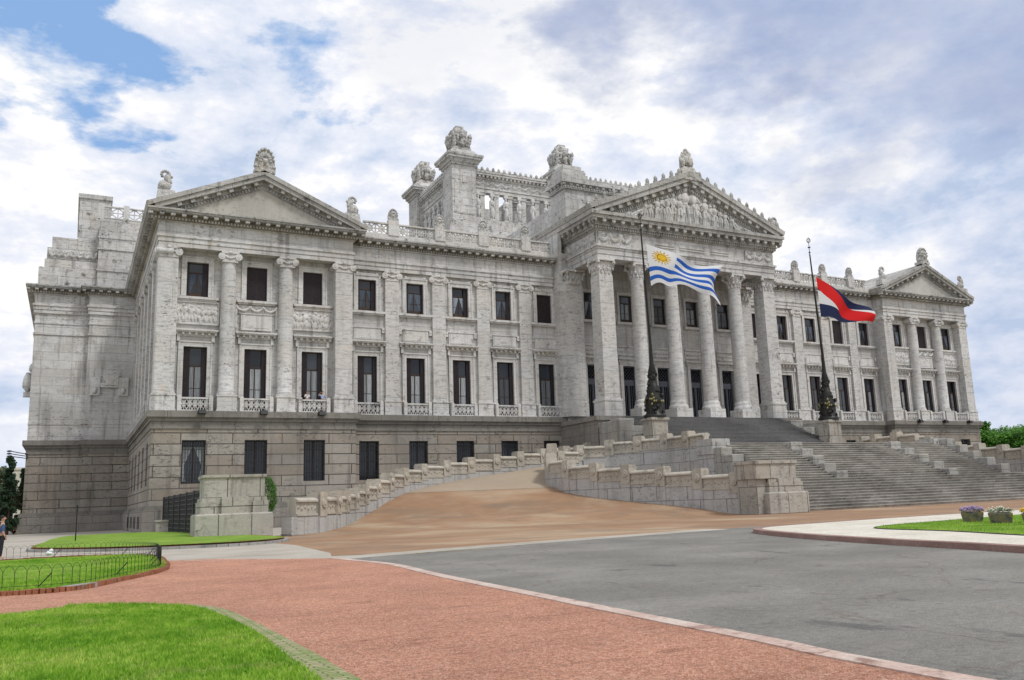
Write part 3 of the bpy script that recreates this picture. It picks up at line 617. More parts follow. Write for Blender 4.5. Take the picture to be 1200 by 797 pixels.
# carved niche block on the west end wall
nm=MB(); Fn=Fr((0,33.2,0),(1,0,0),(0,-1,0)); nm.box(Fn,-63.4,-59.4,17.6,18.2,0,.3); nm.box(Fn,-62.2,-60.5,17.9,19.2,0,.42)
for u in (-63.1,-59.9): nm.box(Fn,u-.55,u+.55,16.6,18.9,0,.35); nm.ell(Fn(u,17.2,.4),(.3,.25,.5))
nm.build('bracket_moulding',MT['trim'],PAL)
# --- fill windows / orders on the fronts
for sx in (-1,1):
    for i,c in enumerate(Px):
        x=side(c,sx)
        put(protoL[0] if sx<0 else protoL[3],x,RC,Z_LB); put(([protoU[0],protoU[2],protoU[2]] if sx<0 else [protoU[1],protoU[2],protoU[1]])[i],x,RC,Z_UB); put(protoB[0] if (sx<0 and i==0) else protoB[1],x,YP-.12,4.32)
        put(sur_low,x,RC,Z_LB); put(sur_up,x,RC,Z_UB); put(bal,x,RC-.62,11.05); put((panA,panB,panC)[i],x,RC,0)
    put(pil_k if sx<0 else pil_c,side(-58.02,sx),-.6 if sx<0 else RC,0); put(pil_c,side(-41.04,sx),RC,0)
    for u in (-52.4,-46.85): put(col_p,side(u,sx),RC,0)
    pat=[3,0,3,2,2] if sx<0 else [3,2,0,3,2]; pu=[0,1,0,0,2] if sx<0 else [0,2,1,0,2]
    for i,c in enumerate(Wx):
        x=side(c,sx); put(protoL[pat[i]],x,YW,Z_LB); put(protoU[pu[i]],x,YW,Z_UB); put(protoB[1],x,.45,4.32)
        put(sur_low,x,YW,Z_LB); put(sur_upw,x,YW,Z_UB); put(bal,x,YW,11.05)
    for k in range(4): put(pil_w,side(-35.25+5.438*k,sx),YW,0)
# --- entablature and cornice
def entab(mb,rects):
    for (x0,x1,y0,y1,e0) in rects:
        for (z0,z1,e) in ((26.9,27.35,0),(27.35,27.82,.06),(27.82,28.08,.16),(28.08,29.3,-.02),(29.3,29.42,.14)):
            e+=e0; mb.slab(x0-e,x1+e,y0-e,y1,z0,z1)
def cornice(mb,rects,zb=29.42,proj=1.2,so=None):
    for (x0,x1,y0,y1,e0) in rects:
        for (z0,z1,e) in ((zb+.56,zb+.78,proj-.12),(zb+.78,zb+.95,proj)):
            mb.slab(x0-e,x1+e,y0-e,y1,z0,z1)
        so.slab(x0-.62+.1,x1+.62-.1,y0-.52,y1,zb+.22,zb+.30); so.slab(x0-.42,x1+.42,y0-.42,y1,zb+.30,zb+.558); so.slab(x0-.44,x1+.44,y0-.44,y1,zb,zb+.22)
def dentils(mb,F,u0,u1,zb,e=.44,step=.3,mod=.98,depth=1.02):
    n=int((u1-u0)/step)
    for i in range(n):
        u=u0+(i+.25)*step; mb.box(F,u,u+step*.55,zb+.02,zb+.2,e-.05,e+.15)
    n=int(round((u1-u0)/mod))
    for i in range(n+1):
        u=u0+i*(u1-u0)/n; mb.box(F,u-.2,u+.2,zb+.30,zb+.555,.4,depth)
for sx in (-1,1):
    en=MB(); co=MB(); de=co; so_=MB(); rects=[]
    for (a,b,y,yy,e0) in ((-XO,-XI,YP,66,.05),(-XI,-XP,YW,40,.36),(-64.1,-XO,33.2,66,.2),(-70.1,-64.1,34.2,70,.2)):
        x0,x1=sorted((side(a,sx),side(b,sx))); rects.append((x0,x1,y,yy,e0))
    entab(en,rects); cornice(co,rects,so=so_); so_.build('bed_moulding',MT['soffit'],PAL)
    k=1 if sx<0 else -1
    dentils(de,Fr((0,YP,0),(k,0,0),(0,-1,0)),-XO-.9,-XI+.9,29.42); dentils(de,Fr((0,YW,0),(k,0,0),(0,-1,0)),-XI+1.2,-XP-.2,29.42)
    dentils(de,Fr((sx*XO,0,0),(0,1,0),(sx,0,0)),-1.4,32.4,29.42); dentils(de,Fr((0,33.2,0),(k,0,0),(0,-1,0)),-64.9,-60.2,29.42); dentils(de,Fr((0,34.2,0),(k,0,0),(0,-1,0)),-71,-65.5,29.42)
    en.build('entablature',MT['wall'],PAL); co.build('cornice',MT['cornice'],PAL); None
# roofs (low, hidden behind parapets)
for sx in (-1,1):
    a,b=sorted((side(-XI,sx),side(-XP,sx))); rf=MB(); rf.slab(a,b,2.5,40,30.3,31.0); rf.build('roof',MT['roofstone'],PAL)
# --- pediment builder
def pediment(cx,half,ytip,ywall,z0,rise,yback,ztymp,band,blocks,bigm=False,ant=False,name='pediment',mod=1.15):
    m=MB()
    zt=z0; th=band
    L_=math.hypot(half,rise); ux,uz=half/L_,rise/L_
    for sg in (-1,1):
        def pt(t,o,y): # t along from tip, o perpendicular upward
            return (cx+sg*(-half+t*ux - o*uz*(1)),y,zt+t*uz+o*ux)
        # layers: corona (top), second, bed mould
        Lt=L_
        for (o0,o1,yo,t0) in ((-.0,.34*th,ytip,0.0),(-.34*th,0.0,ytip+.16,.6),(-.62*th,-.34*th,ywall-.5,1.6),(-.95*th,-.62*th,ywall-.36,2.2)):
            ext0=(o0*uz/ux); ext1=(o1*uz/ux)
            A=[pt(t0,o0,yo),pt(Lt+ext0*1,o0,yo),pt(Lt+ext0,o0,yback),pt(t0,o0,yback),pt(t0,o1,yo),pt(Lt+ext1,o1,yo),pt(Lt+ext1,o1,yback),pt(t0,o1,yback)]
            m.hexa(A)
        n=int(L_/mod)
        for i in range(2,n):
            t=i*L_/n+.2; w_=.2 if not bigm else .26
            A=[pt(t-w_,-.62*th,ywall-.5),pt(t+w_,-.62*th,ywall-.5),pt(t+w_,-.62*th,ytip+.28),pt(t-w_,-.62*th,ytip+.28),pt(t-w_,-.34*th,ywall-.5),pt(t+w_,-.34*th,ywall-.5),pt(t+w_,-.34*th,ytip+.28),pt(t-w_,-.34*th,ytip+.28)]
            m.hexa(A)
        n=int(L_/.32)
        for i in range(8,n-1):
            t=i*.32
            A=[pt(t-.08,-.9*th,ywall-.5),pt(t+.08,-.9*th,ywall-.5),pt(t+.08,-.9*th,ywall-.36),pt(t-.08,-.9*th,ywall-.36),pt(t-.08,-.66*th,ywall-.5),pt(t+.08,-.66*th,ywall-.5),pt(t+.08,-.66*th,ywall-.36),pt(t-.08,-.66*th,ywall-.36)]
            m.hexa(A)
        if ant:
            n=int(L_/1.25)
            for i in range(1,n):
                t=i*L_/n; c=pt(t,.34*th+.35,ytip+.25); m.ell(c,(.3,.17,.5),sub=1); m.ell((c[0],c[1],c[2]-.35),(.42,.2,.2))
    # gable wedge body + roof
    o=m.build(name,MT['cornice'],PAL)
    t=MB(); h2=half-.6; r2_=rise*h2/half
    zq=z0-.3
    t.add([(cx-h2,ywall-.3,zq),(cx+h2,ywall-.3,zq),(cx,ywall-.3,zq+r2_)],[(0,1,2)])
    t.build('tympanum',MT['plaster'] if not ant else MT['cornice'],o)
    r=MB(); r.add([(cx-half,ytip+.2,z0+.1),(cx,ytip+.2,z0+rise+.1),(cx,yback,z0+rise+.1),(cx-half,yback,z0+.1),(cx+half,ytip+.2,z0+.1),(cx+half,yback,z0+.1)],[(0,1,2,3),(1,4,5,2)]); r.add([(cx-half,yback,z0),(cx+half,yback,z0),(cx,yback,z0+rise)],[(0,1,2)])
    r.build('roof',MT['roofstone'],o)
    return o
peds=[]
for sx in (-1,1): peds.append(pediment(side(-49.52,sx),10.55,YP-1.2,YP,30.4,4.55,34,33.8,1.25,12))
# --- acroteria
def palmette(loc,w_,h,parent=PAL):
    m=MB(); x,y,z=loc; dp=w_*.3
    m.slab(x-w_*.5,x+w_*.5,y-dp,y+dp,z,z+h*.14)
    prof=[(h*.14,w_*.44),(h*.3,w_*.5),(h*.5,w_*.48),(h*.7,w_*.4),(h*.86,w_*.26),(h*.96,w_*.12),(h,.03)]; n=18; vs=[]
    for zz,r_ in prof:
        for i in range(n): a=2*PI*i/n; k=1+.06*math.cos(a*9); vs.append((x+r_*k*math.cos(a),y+dp*(r_/w_*2)*k*math.sin(a),z+zz))
    m.smooth=True; m.add(vs,[(k*n+i,k*n+(i+1)%n,(k+1)*n+(i+1)%n,(k+1)*n+i) for k in range(len(prof)-1) for i in range(n)]); m.smooth=False
    for i in range(9):
        a=PI*i/8; m.ell((x+math.cos(a)*w_*.42,y-dp*.5,z+h*.5+math.sin(a)*h*.38),(w_*.09,dp*.5,h*.075),None,1,.3,i)
        m.ell((x+math.cos(a)*w_*.22,y-dp*.8,z+h*.42+math.sin(a)*h*.22),(w_*.06,dp*.4,h*.1),Matrix.Rotation(PI/2-a,3,'Y'),1,.3,i)
    m.ell((x,y-dp*.8,z+h*.42),(w_*.14,dp*.5,h*.13),None,2,.4,3)
    for sg in (-1,1): m.ell((x+sg*w_*.42,y-dp*.3,z+h*.24),(w_*.14,dp*.7,h*.1),None,1,.3,5)
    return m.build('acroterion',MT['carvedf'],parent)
def griffin(loc,sg,h=2.6,parent=PAL):
    m=MB(); x,y,z=loc
    m.frus(x-.85,x+.85,y-.6,y+.6,z,x-.75,x+.75,y-.5,y+.5,z+h*.3)
    m.ell((x+sg*.15,y,z+h*.47),(.62,.42,.62),None,2,.3,1)       # haunch
    m.ell((x+sg*.35,y,z+h*.38),(.5,.38,.32),None,1,.3,2)
    m.ell((x-sg*.12,y,z+h*.68),(.36,.36,.6),Matrix.Rotation(sg*.25,3,'Y'),2,.3,3)   # chest
    for i in range(8):   # curled crest
        a=-.6+i*.55; r_=.34; m.ell((x+sg*(.12+r_*math.cos(a)),y,z+h*.84+r_*math.sin(a)),(.17,.2,.17),None,1,.2,i)
    m.ell((x-sg*.42,y,z+h*.78),(.2,.2,.17)); 
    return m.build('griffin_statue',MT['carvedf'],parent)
for sx in (-1,1):
    palmette((side(-49.45,sx),YP-.6,35.2),2.0,2.9); griffin((side(-58.5,sx),YP-.3,31.3),-1,3.1); griffin((side(-40.4,sx),YP-.3,31.3),1,2.9)
# --- parapets of the wings with pierced panels and finials
def fret(m,F,u0,u1,z0,z1,d,cell):
    n=max(1,int(round((u1-u0)/cell))); cw=(u1-u0)/n; cz=(z0+z1)/2; rz=(z1-z0)/2
    m.box(F,u0,u1,z0-.12,z0+.02,d-.16,d+.16); m.box(F,u0,u1,z1-.02,z1+.14,d-.2,d+.2)
    for i in range(n):
        cx=u0+(i+.5)*cw
        for (p,q) in (((-1,-1),(1,1)),((-1,1),(1,-1)),((0,-1),(0,1)),((-1,0),(1,0))): m.tube(F(cx+p[0]*cw/2,cz+p[1]*rz,d),F(cx+q[0]*cw/2,cz+q[1]*rz,d),.07,n=5)
        for k in range(10):
            A=2*PI*k/10;B=2*PI*(k+1)/10; r_=min(cw,2*rz)*.3; m.tube(F(cx+r_*math.cos(A),cz+r_*math.sin(A),d),F(cx+r_*math.cos(B),cz+r_*math.sin(B),d),.07,n=5)
        m.box(F,cx+cw/2-.07,cx+cw/2+.07,z0,z1,d-.08,d+.08)
for sx in (-1,1):
    k=1 if sx<0 else -1; F=Fr((0,.35,0),(k,0,0),(0,-1,0)); m=MB()
    m.box(F,-39.4,-15.0,30.37,30.8,-.3,.3)
    posts=[-39.2,-35.25,-29.8,-24.4,-18.9,-15.0]
    for i,u in enumerate(posts[:-1]): fret(m,F,u+.6,posts[i+1]-.6,30.95,32.1,0,1.15)
    for u in posts[1:5]: m.box(F,u-.6,u+.6,30.8,32.45,-.4,.4)
    o=m.build('parapet',MT['relief'],PAL)
    for u in posts[1:5]: 
        x,y,_=F(u,0,0); palmette((x,y,32.4),1.15,1.65,o).name='finial'
# --- stepped attic over the west/east end blocks
for sx in (-1,1):
    m=MB()
    def sl(x0,x1,y0,y1,z0,z1):
        a,b=sorted((sx*x0,sx*x1)); m.slab(a,b,y0,y1,z0,z1)
    sl(62.5,70.2,37,66,30.5,33.6); sl(62.5,69.6,37.4,65.5,33.6,34.8); sl(62.5,69.4,37.8,65,34.8,36.5); sl(62.5,68.9,38,64,36.5,38.0); sl(62.2,66.0,40.6,60,38.0,44.6); sl(62.0,66.2,40.4,60.2,44.6,45.2)
    sl(57.3,63.5,36.4,64,30.5,40.7)
    for z,e in ((36.4,.12),(33.5,.14),(38.0,.1)): sl(57.3,63.5+e,36.4-e,64,z,z+.2)
    o=m.build('attic_block',MT['roofstone'],PAL)
    g=MB(); F=Fr((0,36.7,0),(-sx,0,0),(0,-1,0))
    relief(g,Fr((0,37.75,0),(-sx,0,0),(0,-1,0)),-69.2,-63.6,35.0,36.3,.0,.2,figure_field(5.6,1.3,7,2,'garland'),.1); g.build('garland_relief',MT['carvedf'],o); g=MB()
    fret(g,F,-63.4,-57.4,40.95,42.4,0,2.0)
    for u in (-63.4,-60.4,-57.5): g.box(F,u-.35,u+.35,40.7,42.8,-.3,.3)
    g.build('attic_balustrade',MT['relief'],o)
wb=MB(); wb.ell((-70.5,36,18.4),(.55,.7,1.3),None,2,.3,1); wb.slab(-70.9,-70.0,35.6,36.6,16.6,17.2); wb.ell((-70.2,35.4,20.1),(.3,.4,.6)); wb.build('carved_console',MT['relief'],PAL)

# --- PORTICO
ZF=10.45; YC=-5.9; XC_=[-12.3,-7.4,-2.45,2.45,7.4,12.3]
pd=MB(); pd.slab(-14.9,14.9,-7.6,1.0,-.5,ZF-.5); pd.slab(-15.1,15.1,-7.8,1.0,ZF-.5,ZF-.02)
pd.build('podium',MT['plinth'],PAL)
fl=MB(); fl.slab(-14.6,14.6,-7.3,.5,ZF-.3,ZF); fl.build('portico_floor',MT['stairsd'],PAL)
bw=MB(); F0=Fr((0,0,0),(1,0,0),(0,-1,0))
DT=17.45
wallholes(bw,F0,-XP,XP,ZF,31,0,[hol(c,.98,ZF+.02,DT) for c in Dx]+[hol(c,1.0,22.9,26.4) for c in Dx])
bw.slab(-XP-.5,-XP,-.2,10,11.05,33.4); bw.slab(XP,XP+.5,-.2,10,11.05,33.4)
bw.build('portico_wall',MT['wall'],PAL)
# door prototype
def door():
    m=MB(); hw=.98; h=DT-ZF-.02; d=-.35
    m.box(Fz,-hw,-hw+.12,0,h,d-.12,d); m.box(Fz,hw-.12,hw,0,h,d-.12,d); m.box(Fz,-hw+.12,hw-.12,h-.15,h,d-.12,d); m.box(Fz,-hw+.12,hw-.12,h*.66,h*.76,d-.14,d+.03); m.box(Fz,-hw+.12,hw-.12,0,.9,d-.12,d-.02); m.box(Fz,-.07,.07,0,h*.66,d-.1,d+.02)
    o=m.build('door',MT['door']); g=MB(); g.box(Fz,-hw+.12,hw-.12,.9,h-.15,d-.11,d-.09); g.build('door_glass',MT['darkgap'],o)
    b=MB()
    for i in range(6):
        x=-.72+i*.288
        b.tube(Fz(x,.9,d-.04),Fz(x,h*.66,d-.04),.045,n=6)
    for i in range(4):
        for j in range(3):
            x=-.86+i*.43; z=h*.76+j*.48; b.tube(Fz(x,z,d-.05),Fz(x+.43,z+.48,d-.05),.025,n=4); b.tube(Fz(x+.43,z,d-.05),Fz(x,z+.48,d-.05),.025,n=4)
    b.build('door_grille',MT['door'],o); return o
dr=door(); protos.append(dr)
s=MB(); hD=DT-ZF; s.box(Fz,-1.4,-.98,0,hD+.4,0,.14); s.box(Fz,.98,1.4,0,hD+.4,0,.14); s.box(Fz,-.98,.98,hD,hD+.4,0,.14); s.box(Fz,-1.75,1.75,hD+.75,hD+.95,0,.5); s.box(Fz,-1.6,1.6,hD+.4,hD+.75,0,.2)
s.box(Fz,-1.65,1.65,hD+1.3,hD+2.3,0,.12); s.box(Fz,-1.75,1.75,hD+2.3,hD+2.5,0,.3)
for i in range(12): s.ell(Fz(-1.4+i*.255,hD+1.8,.12),(.13,.06,.25),None,1)
dsur=s.build('door_surround',MT['trim']); protos.append(dsur)
s=MB(); surround(s,1.0,3.5,.3,0); s.box(Fz,-1.6,1.6,-.3,0,0,.45); usur=s.build('window_surround',MT['trim']); protos.append(usur)
for c in Dx: put(dr,c,0,ZF+.02); put(dsur,c,0,ZF); put(protoU[3] if abs(c)<6 else protoU[1],c,0,22.9); put(usur,c,0,22.9)
# corinthian capital
def corinth(m,cx,cy,r_,z0,z1,sq):
    H=z1-z0
    if sq: m.slab(cx-r_*.97,cx+r_*.97,cy-r_*.97,cy+r_*.97,z0,z1-.3)
    else: m.lathe((cx,cy),[(z0-.1,r_*.98),(z0,r_*1.06),(z0+.12,r_*.95),(z0+H*.6,r_*.98),(z1-.3,r_*1.2)],20)
    m.slab(cx-r_*1.32,cx+r_*1.32,cy-r_*1.32,cy+r_*1.32,z1-.28,z1)
    for row,(zz,n,rr_) in enumerate(((z0+H*.16,12,1.0),(z0+H*.42,12,1.08))):
        for i in range(n):
            a=2*PI*(i+.5*row)/n
            if sq:
                k=max(abs(math.cos(a)),abs(math.sin(a))); rx=r_*rr_/k
            else: rx=r_*rr_
            m.ell((cx+rx*math.cos(a),cy+rx*math.sin(a),zz),(.17,.17,H*.17),None,1,.4,i); m.ell((cx+(rx+.12)*math.cos(a),cy+(rx+.12)*math.sin(a),zz+H*.13),(.13,.13,.09))
    for sx_ in (-1,1):
        for sy in (-1,1):
            p=(cx+sx_*r_*1.2,cy+sy*r_*1.2,z1-.52); m.ell(p,(.27,.27,.27),None,1,.2,2); m.tube((cx+sx_*r_*.8,cy+sy*r_*.8,z0+H*.5),p,.12,.16)
    for a in (0,PI/2,PI,-PI/2): m.ell((cx+math.cos(a)*r_*1.25,cy+math.sin(a)*r_*1.25,z1-.2),(.2,.2,.24),None,1,.3,1)
ZC0,ZC1=26.75,28.7
colproto=None
for i,x in enumerate(XC_):
    sq=i in (0,5)
    if sq or colproto is None:
        m=MB(); r_=.87 if not sq else 1.0
        if sq:
            m.frus(-r_,r_,-r_,r_,12.62,-r_*.92,r_*.92,-r_*.92,r_*.92,ZC0)
        else:
            prof=[(12.55,r_*1.0)]+[(12.55+(ZC0-12.55)*t,r_*(1-.13*t**1.8)) for t in (.1,.25,.4,.55,.7,.85,1)]; m.lathe((0,0),prof,28)
        o=m.build('column',MT['colstone'],PAL); o.location=(x,YC,0)
        c=MB(); corinth(c,0,0,r_*.88,ZC0,ZC1,sq); c.build('capital',MT['relief'],o)
        b=MB(); q=1.16
        b.slab(-q,q,-q,q,ZF,ZF+1.1)
        if sq:
            b.slab(-q+.02,q-.02,-q+.02,q-.02,ZF+1.1,ZF+1.75); b.slab(-q-.06,q+.06,-q-.06,q+.06,ZF+1.75,ZF+1.98); b.slab(-q+.08,q-.08,-q+.08,q-.08,ZF+1.98,ZF+2.17)
        else: b.lathe((0,0),[(ZF+1.1,1.12),(ZF+1.3,1.16),(ZF+1.5,1.08),(ZF+1.6,.98),(ZF+1.78,1.02),(ZF+1.95,.98),(ZF+2.1,.9)],28)
        b.build('column_base',MT['trim'],o)
        if not sq: colproto=o
    else:
        copy_tree(colproto,PAL,(x,YC,0))
# anta pilasters behind piers
m=MB()
for sg in (-1,1):
    a,b=sorted((sg*12.0,sg*14.35)); m.slab(a,b,-1.0,.3,12.6,27.2); m.slab(a-.12,b+.12,-1.12,.3,11.05,12.6)
    a,b=sorted((sg*14.35,sg*14.9)); m.slab(a,b,-.5,1.5,11.05,28.7)
for c in (-7.7,-2.6,2.6,7.7): m.slab(c-.6,c+.6,-.35,.1,ZF,27.2)
o=m.build('anta',MT['colstone'],PAL)
for sg in (-1,1): c=MB(); corinth(c,sg*13.17,-.4,.95,26.9,28.65,True); c.build('capital',MT['relief'],o)
# entablature
m=MB(); YF=-6.95; XF=13.35
for (z0,z1,e) in ((28.7,29.2,0),(29.2,29.75,.08),(29.75,30.0,.16),(30.0,30.24,.3),(30.24,31.95,.02)): 
    m.slab(-XF-e,XF+e,YF-e,-5.0,z0,z1)
    for sg in (-1,1): a,b=sorted((sg*(XF+e),sg*(XF-1.6))); m.slab(a,b,-5.0,9.8,z0,z1)
m.slab(-XF+1.5,XF-1.5,-5.1,.2,30.4,31.9)
m.build('portico_entablature',MT['wall'],PAL)
g=MB()
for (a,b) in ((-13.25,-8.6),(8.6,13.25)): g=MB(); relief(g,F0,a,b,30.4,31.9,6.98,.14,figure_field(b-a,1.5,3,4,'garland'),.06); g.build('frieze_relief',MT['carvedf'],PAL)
g=MB(); FL=Fr((-XF,0,0),(0,1,0),(-1,0,0)); relief(g,FL,-6.8,9.5,30.4,31.9,.03,.14,figure_field(16.3,1.5,10,4,'garland'),.08); g.build('frieze_relief',MT['carvedf'],PAL); g=MB()
for (a,b) in ((-5.2,-2.4),(-1.6,2.2),(3.2,6.0)): g.box(F0,a,b,30.75,30.85,6.97,7.08); g.box(F0,a,b,31.05,31.15,6.97,7.08)
g.build('frieze_panel_moulding',MT['relief'],PAL)
m=MB()
for (z0,z1,e) in ((31.95,32.1,.15),(32.1,32.45,.25),(32.45,32.6,.5),(32.6,33.15,.42),(33.15,33.55,1.02),(33.55,33.95,1.2)): m.slab(-XF-e,XF+e,YF-e,9.8,z0,z1)
def modil(F,u0,u1,mod=1.3):
    n=int(round((u1-u0)/mod))
    for i in range(n+1):
        u=u0+i*(u1-u0)/n; m.box(F,u-.24,u+.24,32.82,33.15,.4,.98); m.ell(F(u,32.78,.85),(.24,.2,.2) ,None,1); m.ell(F(u,32.72,.55),(.22,.22,.22),None,1)
    n=int((u1-u0)/.34)
    for i in range(n): u=u0+i*.34; m.box(F,u,u+.2,32.14,32.42,.2,.4)
modil(Fr((0,YF,0),(1,0,0),(0,-1,0)),-XF-.7,XF+.7); modil(Fr((-XF,0,0),(0,1,0),(-1,0,0)),-7.0,9.3)
m.build('portico_cornice',MT['cornice'],PAL)
pp=pediment(0,14.6,-8.15,-6.95,34.1,6.0,9.8,39.4,1.7,12,True,True,'portico_pediment',1.3)
# antefixes on the side cornice
m=MB()
for i in range(13):
    y=-7.2+i*1.3; m.ell((-14.3,y,34.35),(.22,.35,.5),None,1,.2,i); m.ell((-14.3,y+.65,34.1),(.18,.3,.25),None,1)
m.slab(-14.5,-13.6,-8,9.5,33.95,34.1); m.build('antefixes',MT['relief'],PAL)
# tympanum figures in the round, taller toward the middle
g=MB(); rnd=random.Random(5)
def figure(m,x,z0,H,yy,lean,lie=0,seed=0):
    rnd=random.Random(seed); 
    def P_(u,v,w=0):  # u sideways, v up along the figure
        a=lean+lie; return (x+u*math.cos(a)+v*math.sin(a),yy-w,z0+v*math.cos(a)-u*math.sin(a))
    rot=Matrix.Rotation(lean+lie,3,'Y'); k=H/7.6; q=k*1.15
    m.ell(P_(0,H*.93,.1*k),(q*.5,q*.5,q*.62),rot,2,.15,seed)
    m.ell(P_(0,H*.70),(q*1.0,q*.6,q*1.25),rot,2,.2,seed+1); m.ell(P_(0,H*.52),(q*.75,q*.55,q*.9),rot,1,.2,seed+2)
    for sg in (-1,1):
        b=rnd.uniform(-.25,.35); m.tube(P_(sg*q*.45,H*.50),P_(sg*q*(.5+b),H*.26,q*.25),q*.48,q*.34,n=8); m.tube(P_(sg*q*(.5+b),H*.26,q*.25),P_(sg*q*.5,0.02),q*.34,q*.2,n=8)
        e=rnd.uniform(-.5,1.0); m.tube(P_(sg*q*.95,H*.80),P_(sg*q*1.45,H*(.66+.1*e),q*.2),q*.28,q*.22,n=7); m.tube(P_(sg*q*1.45,H*(.66+.1*e),q*.2),P_(sg*q*(1.2+.8*e),H*(.60+.22*e),q*.45),q*.22,q*.14,n=7)
    if seed%2: 
        for t in range(4): m.tube(P_((t-1.5)*q*.42,H*.5,q*.1),P_((t-1.5)*q*.55,.03,q*.15),q*.2,q*.26,n=6)
slots=[(-9.9,1.15,1.25),(-8.6,1.35,1.0),(-7.5,1.75,.55),(-6.6,2.05,.1),(-5.7,2.35,-.1),(-4.85,2.7,.12),(-4.0,3.05,0),(-3.2,3.2,-.1),(-2.4,3.6,.05),(-1.5,3.3,.1),(-.5,4.6,0),(.5,4.4,.03),(1.5,3.3,-.15),(2.4,3.5,.05),(3.2,3.1,.1),(4.0,2.95,-.05),(4.85,2.65,.1),(5.7,2.3,-.12),(6.6,2.0,0),(7.5,1.7,-.55),(8.6,1.35,-1.0),(9.9,1.15,-1.25)]
for i,(x,H,ln) in enumerate(slots): figure(g,x,34.1,H if abs(ln)<.4 else H*1.25,-7.2-.12*(i%2),ln*.5 if abs(ln)<.3 else ln,0,i)
g.slab(-.55,.55,-7.3,-6.9,34.05,36.2); g.slab(-2.6,2.6,-7.2,-6.9,34.05,34.5)
rnd=random.Random(8)
for i in range(70):
    x=rnd.uniform(-10.2,10.2); zz=34.1+rnd.uniform(.05,.72)*5.1*(1-abs(x)/12.6); g.ell((x,-6.95,zz),(rnd.uniform(.12,.3),.2,rnd.uniform(.15,.45)),Matrix.Rotation(rnd.uniform(-1,1),3,'Y'),1,.5,i)
g.build('tympanum_relief',MT['relief'],pp)
g=MB(); x,y,z=(0,-7.4,40.2)
g.slab(-1.3,1.3,y-.7,y+.7,39.6,40.7); g.frus(-1.1,1.1,y-.6,y+.6,40.7,-.75,.75,y-.5,y+.5,41.3)
for i in range(10): a=i*.628; g.ell((.72*math.cos(a),y+.4*math.sin(a),41.9+.25*(i%2)),(.34,.3,.75),None,1,.35,i)
g.ell((0,y,42.6),(.85,.5,1.0),None,2,.45,3); g.ell((0,y,43.6),(.35,.3,.35),None,1,.3,1)
for i in range(6): g.ell((.5*math.cos(i*1.05),y+.3*math.sin(i*1.05),43.1),(.22,.2,.35),None,1,.3,i)
g.build('acroterion',MT['carvedf'],PAL)
for sg in (-1,1): 
    if sg>0: griffin((sg*13.6,-7.4,34.2),1,2.4)
# ceiling of portico
m=MB(); m.slab(-12,12,-5.2,.2,30.2,30.4)
for x in (-9.9,-4.95,0,4.95,9.9): m.slab(x-.3,x+.3,-5.2,.2,29.6,30.2)
m.build('portico_ceiling',MT['cornice'],PAL)
# body behind the portico + attic with corner piers
m=MB(); m.slab(-13,13,3.5,38,28,34.2)
m.slab(-10.2,10.2,5.2,9,34,41.9); m.slab(-10.5,10.5,4.9,9,41.6,41.9); m.slab(-10.9,10.9,4.5,9.1,42.35,43.1); m.slab(-10.4,10.4,5.0,9,41.9,42.35)
o=m.build('attic',MT['roofstone'],PAL)
g=MB(); Fa=Fr((0,5.2,0),(1,0,0),(0,-1,0)); dentils(g,Fa,-10.5,10.5,41.75,.3,.4,1.0,.55); dentils(g,Fr((-10.2,0,0),(0,1,0),(-1,0,0)),5,8.8,41.75,.3,.4,1.0,.55)
relief(g,Fa,-7,10,38.2,40.2,.02,.2,figure_field(17,2.0,9,8,'garland'),.13); 
for i in range(22): 
    u=-6.4+i*.8; g.ell(Fa(u,43.3,.45),(.22,.16,.38),None,1,.2,i)
for sg in (-1,1):
    a,b=sorted((sg*10.9,sg*7.0)); g.slab(a,b,4.5,8.4,43.1,43.55); g.slab(a+.3,b-.3,4.8,8.1,43.55,44.3); g.slab(a+.6,b-.6,5.1,7.8,44.3,44.9)
g.build('attic_moulding',MT['roofstone'],o)
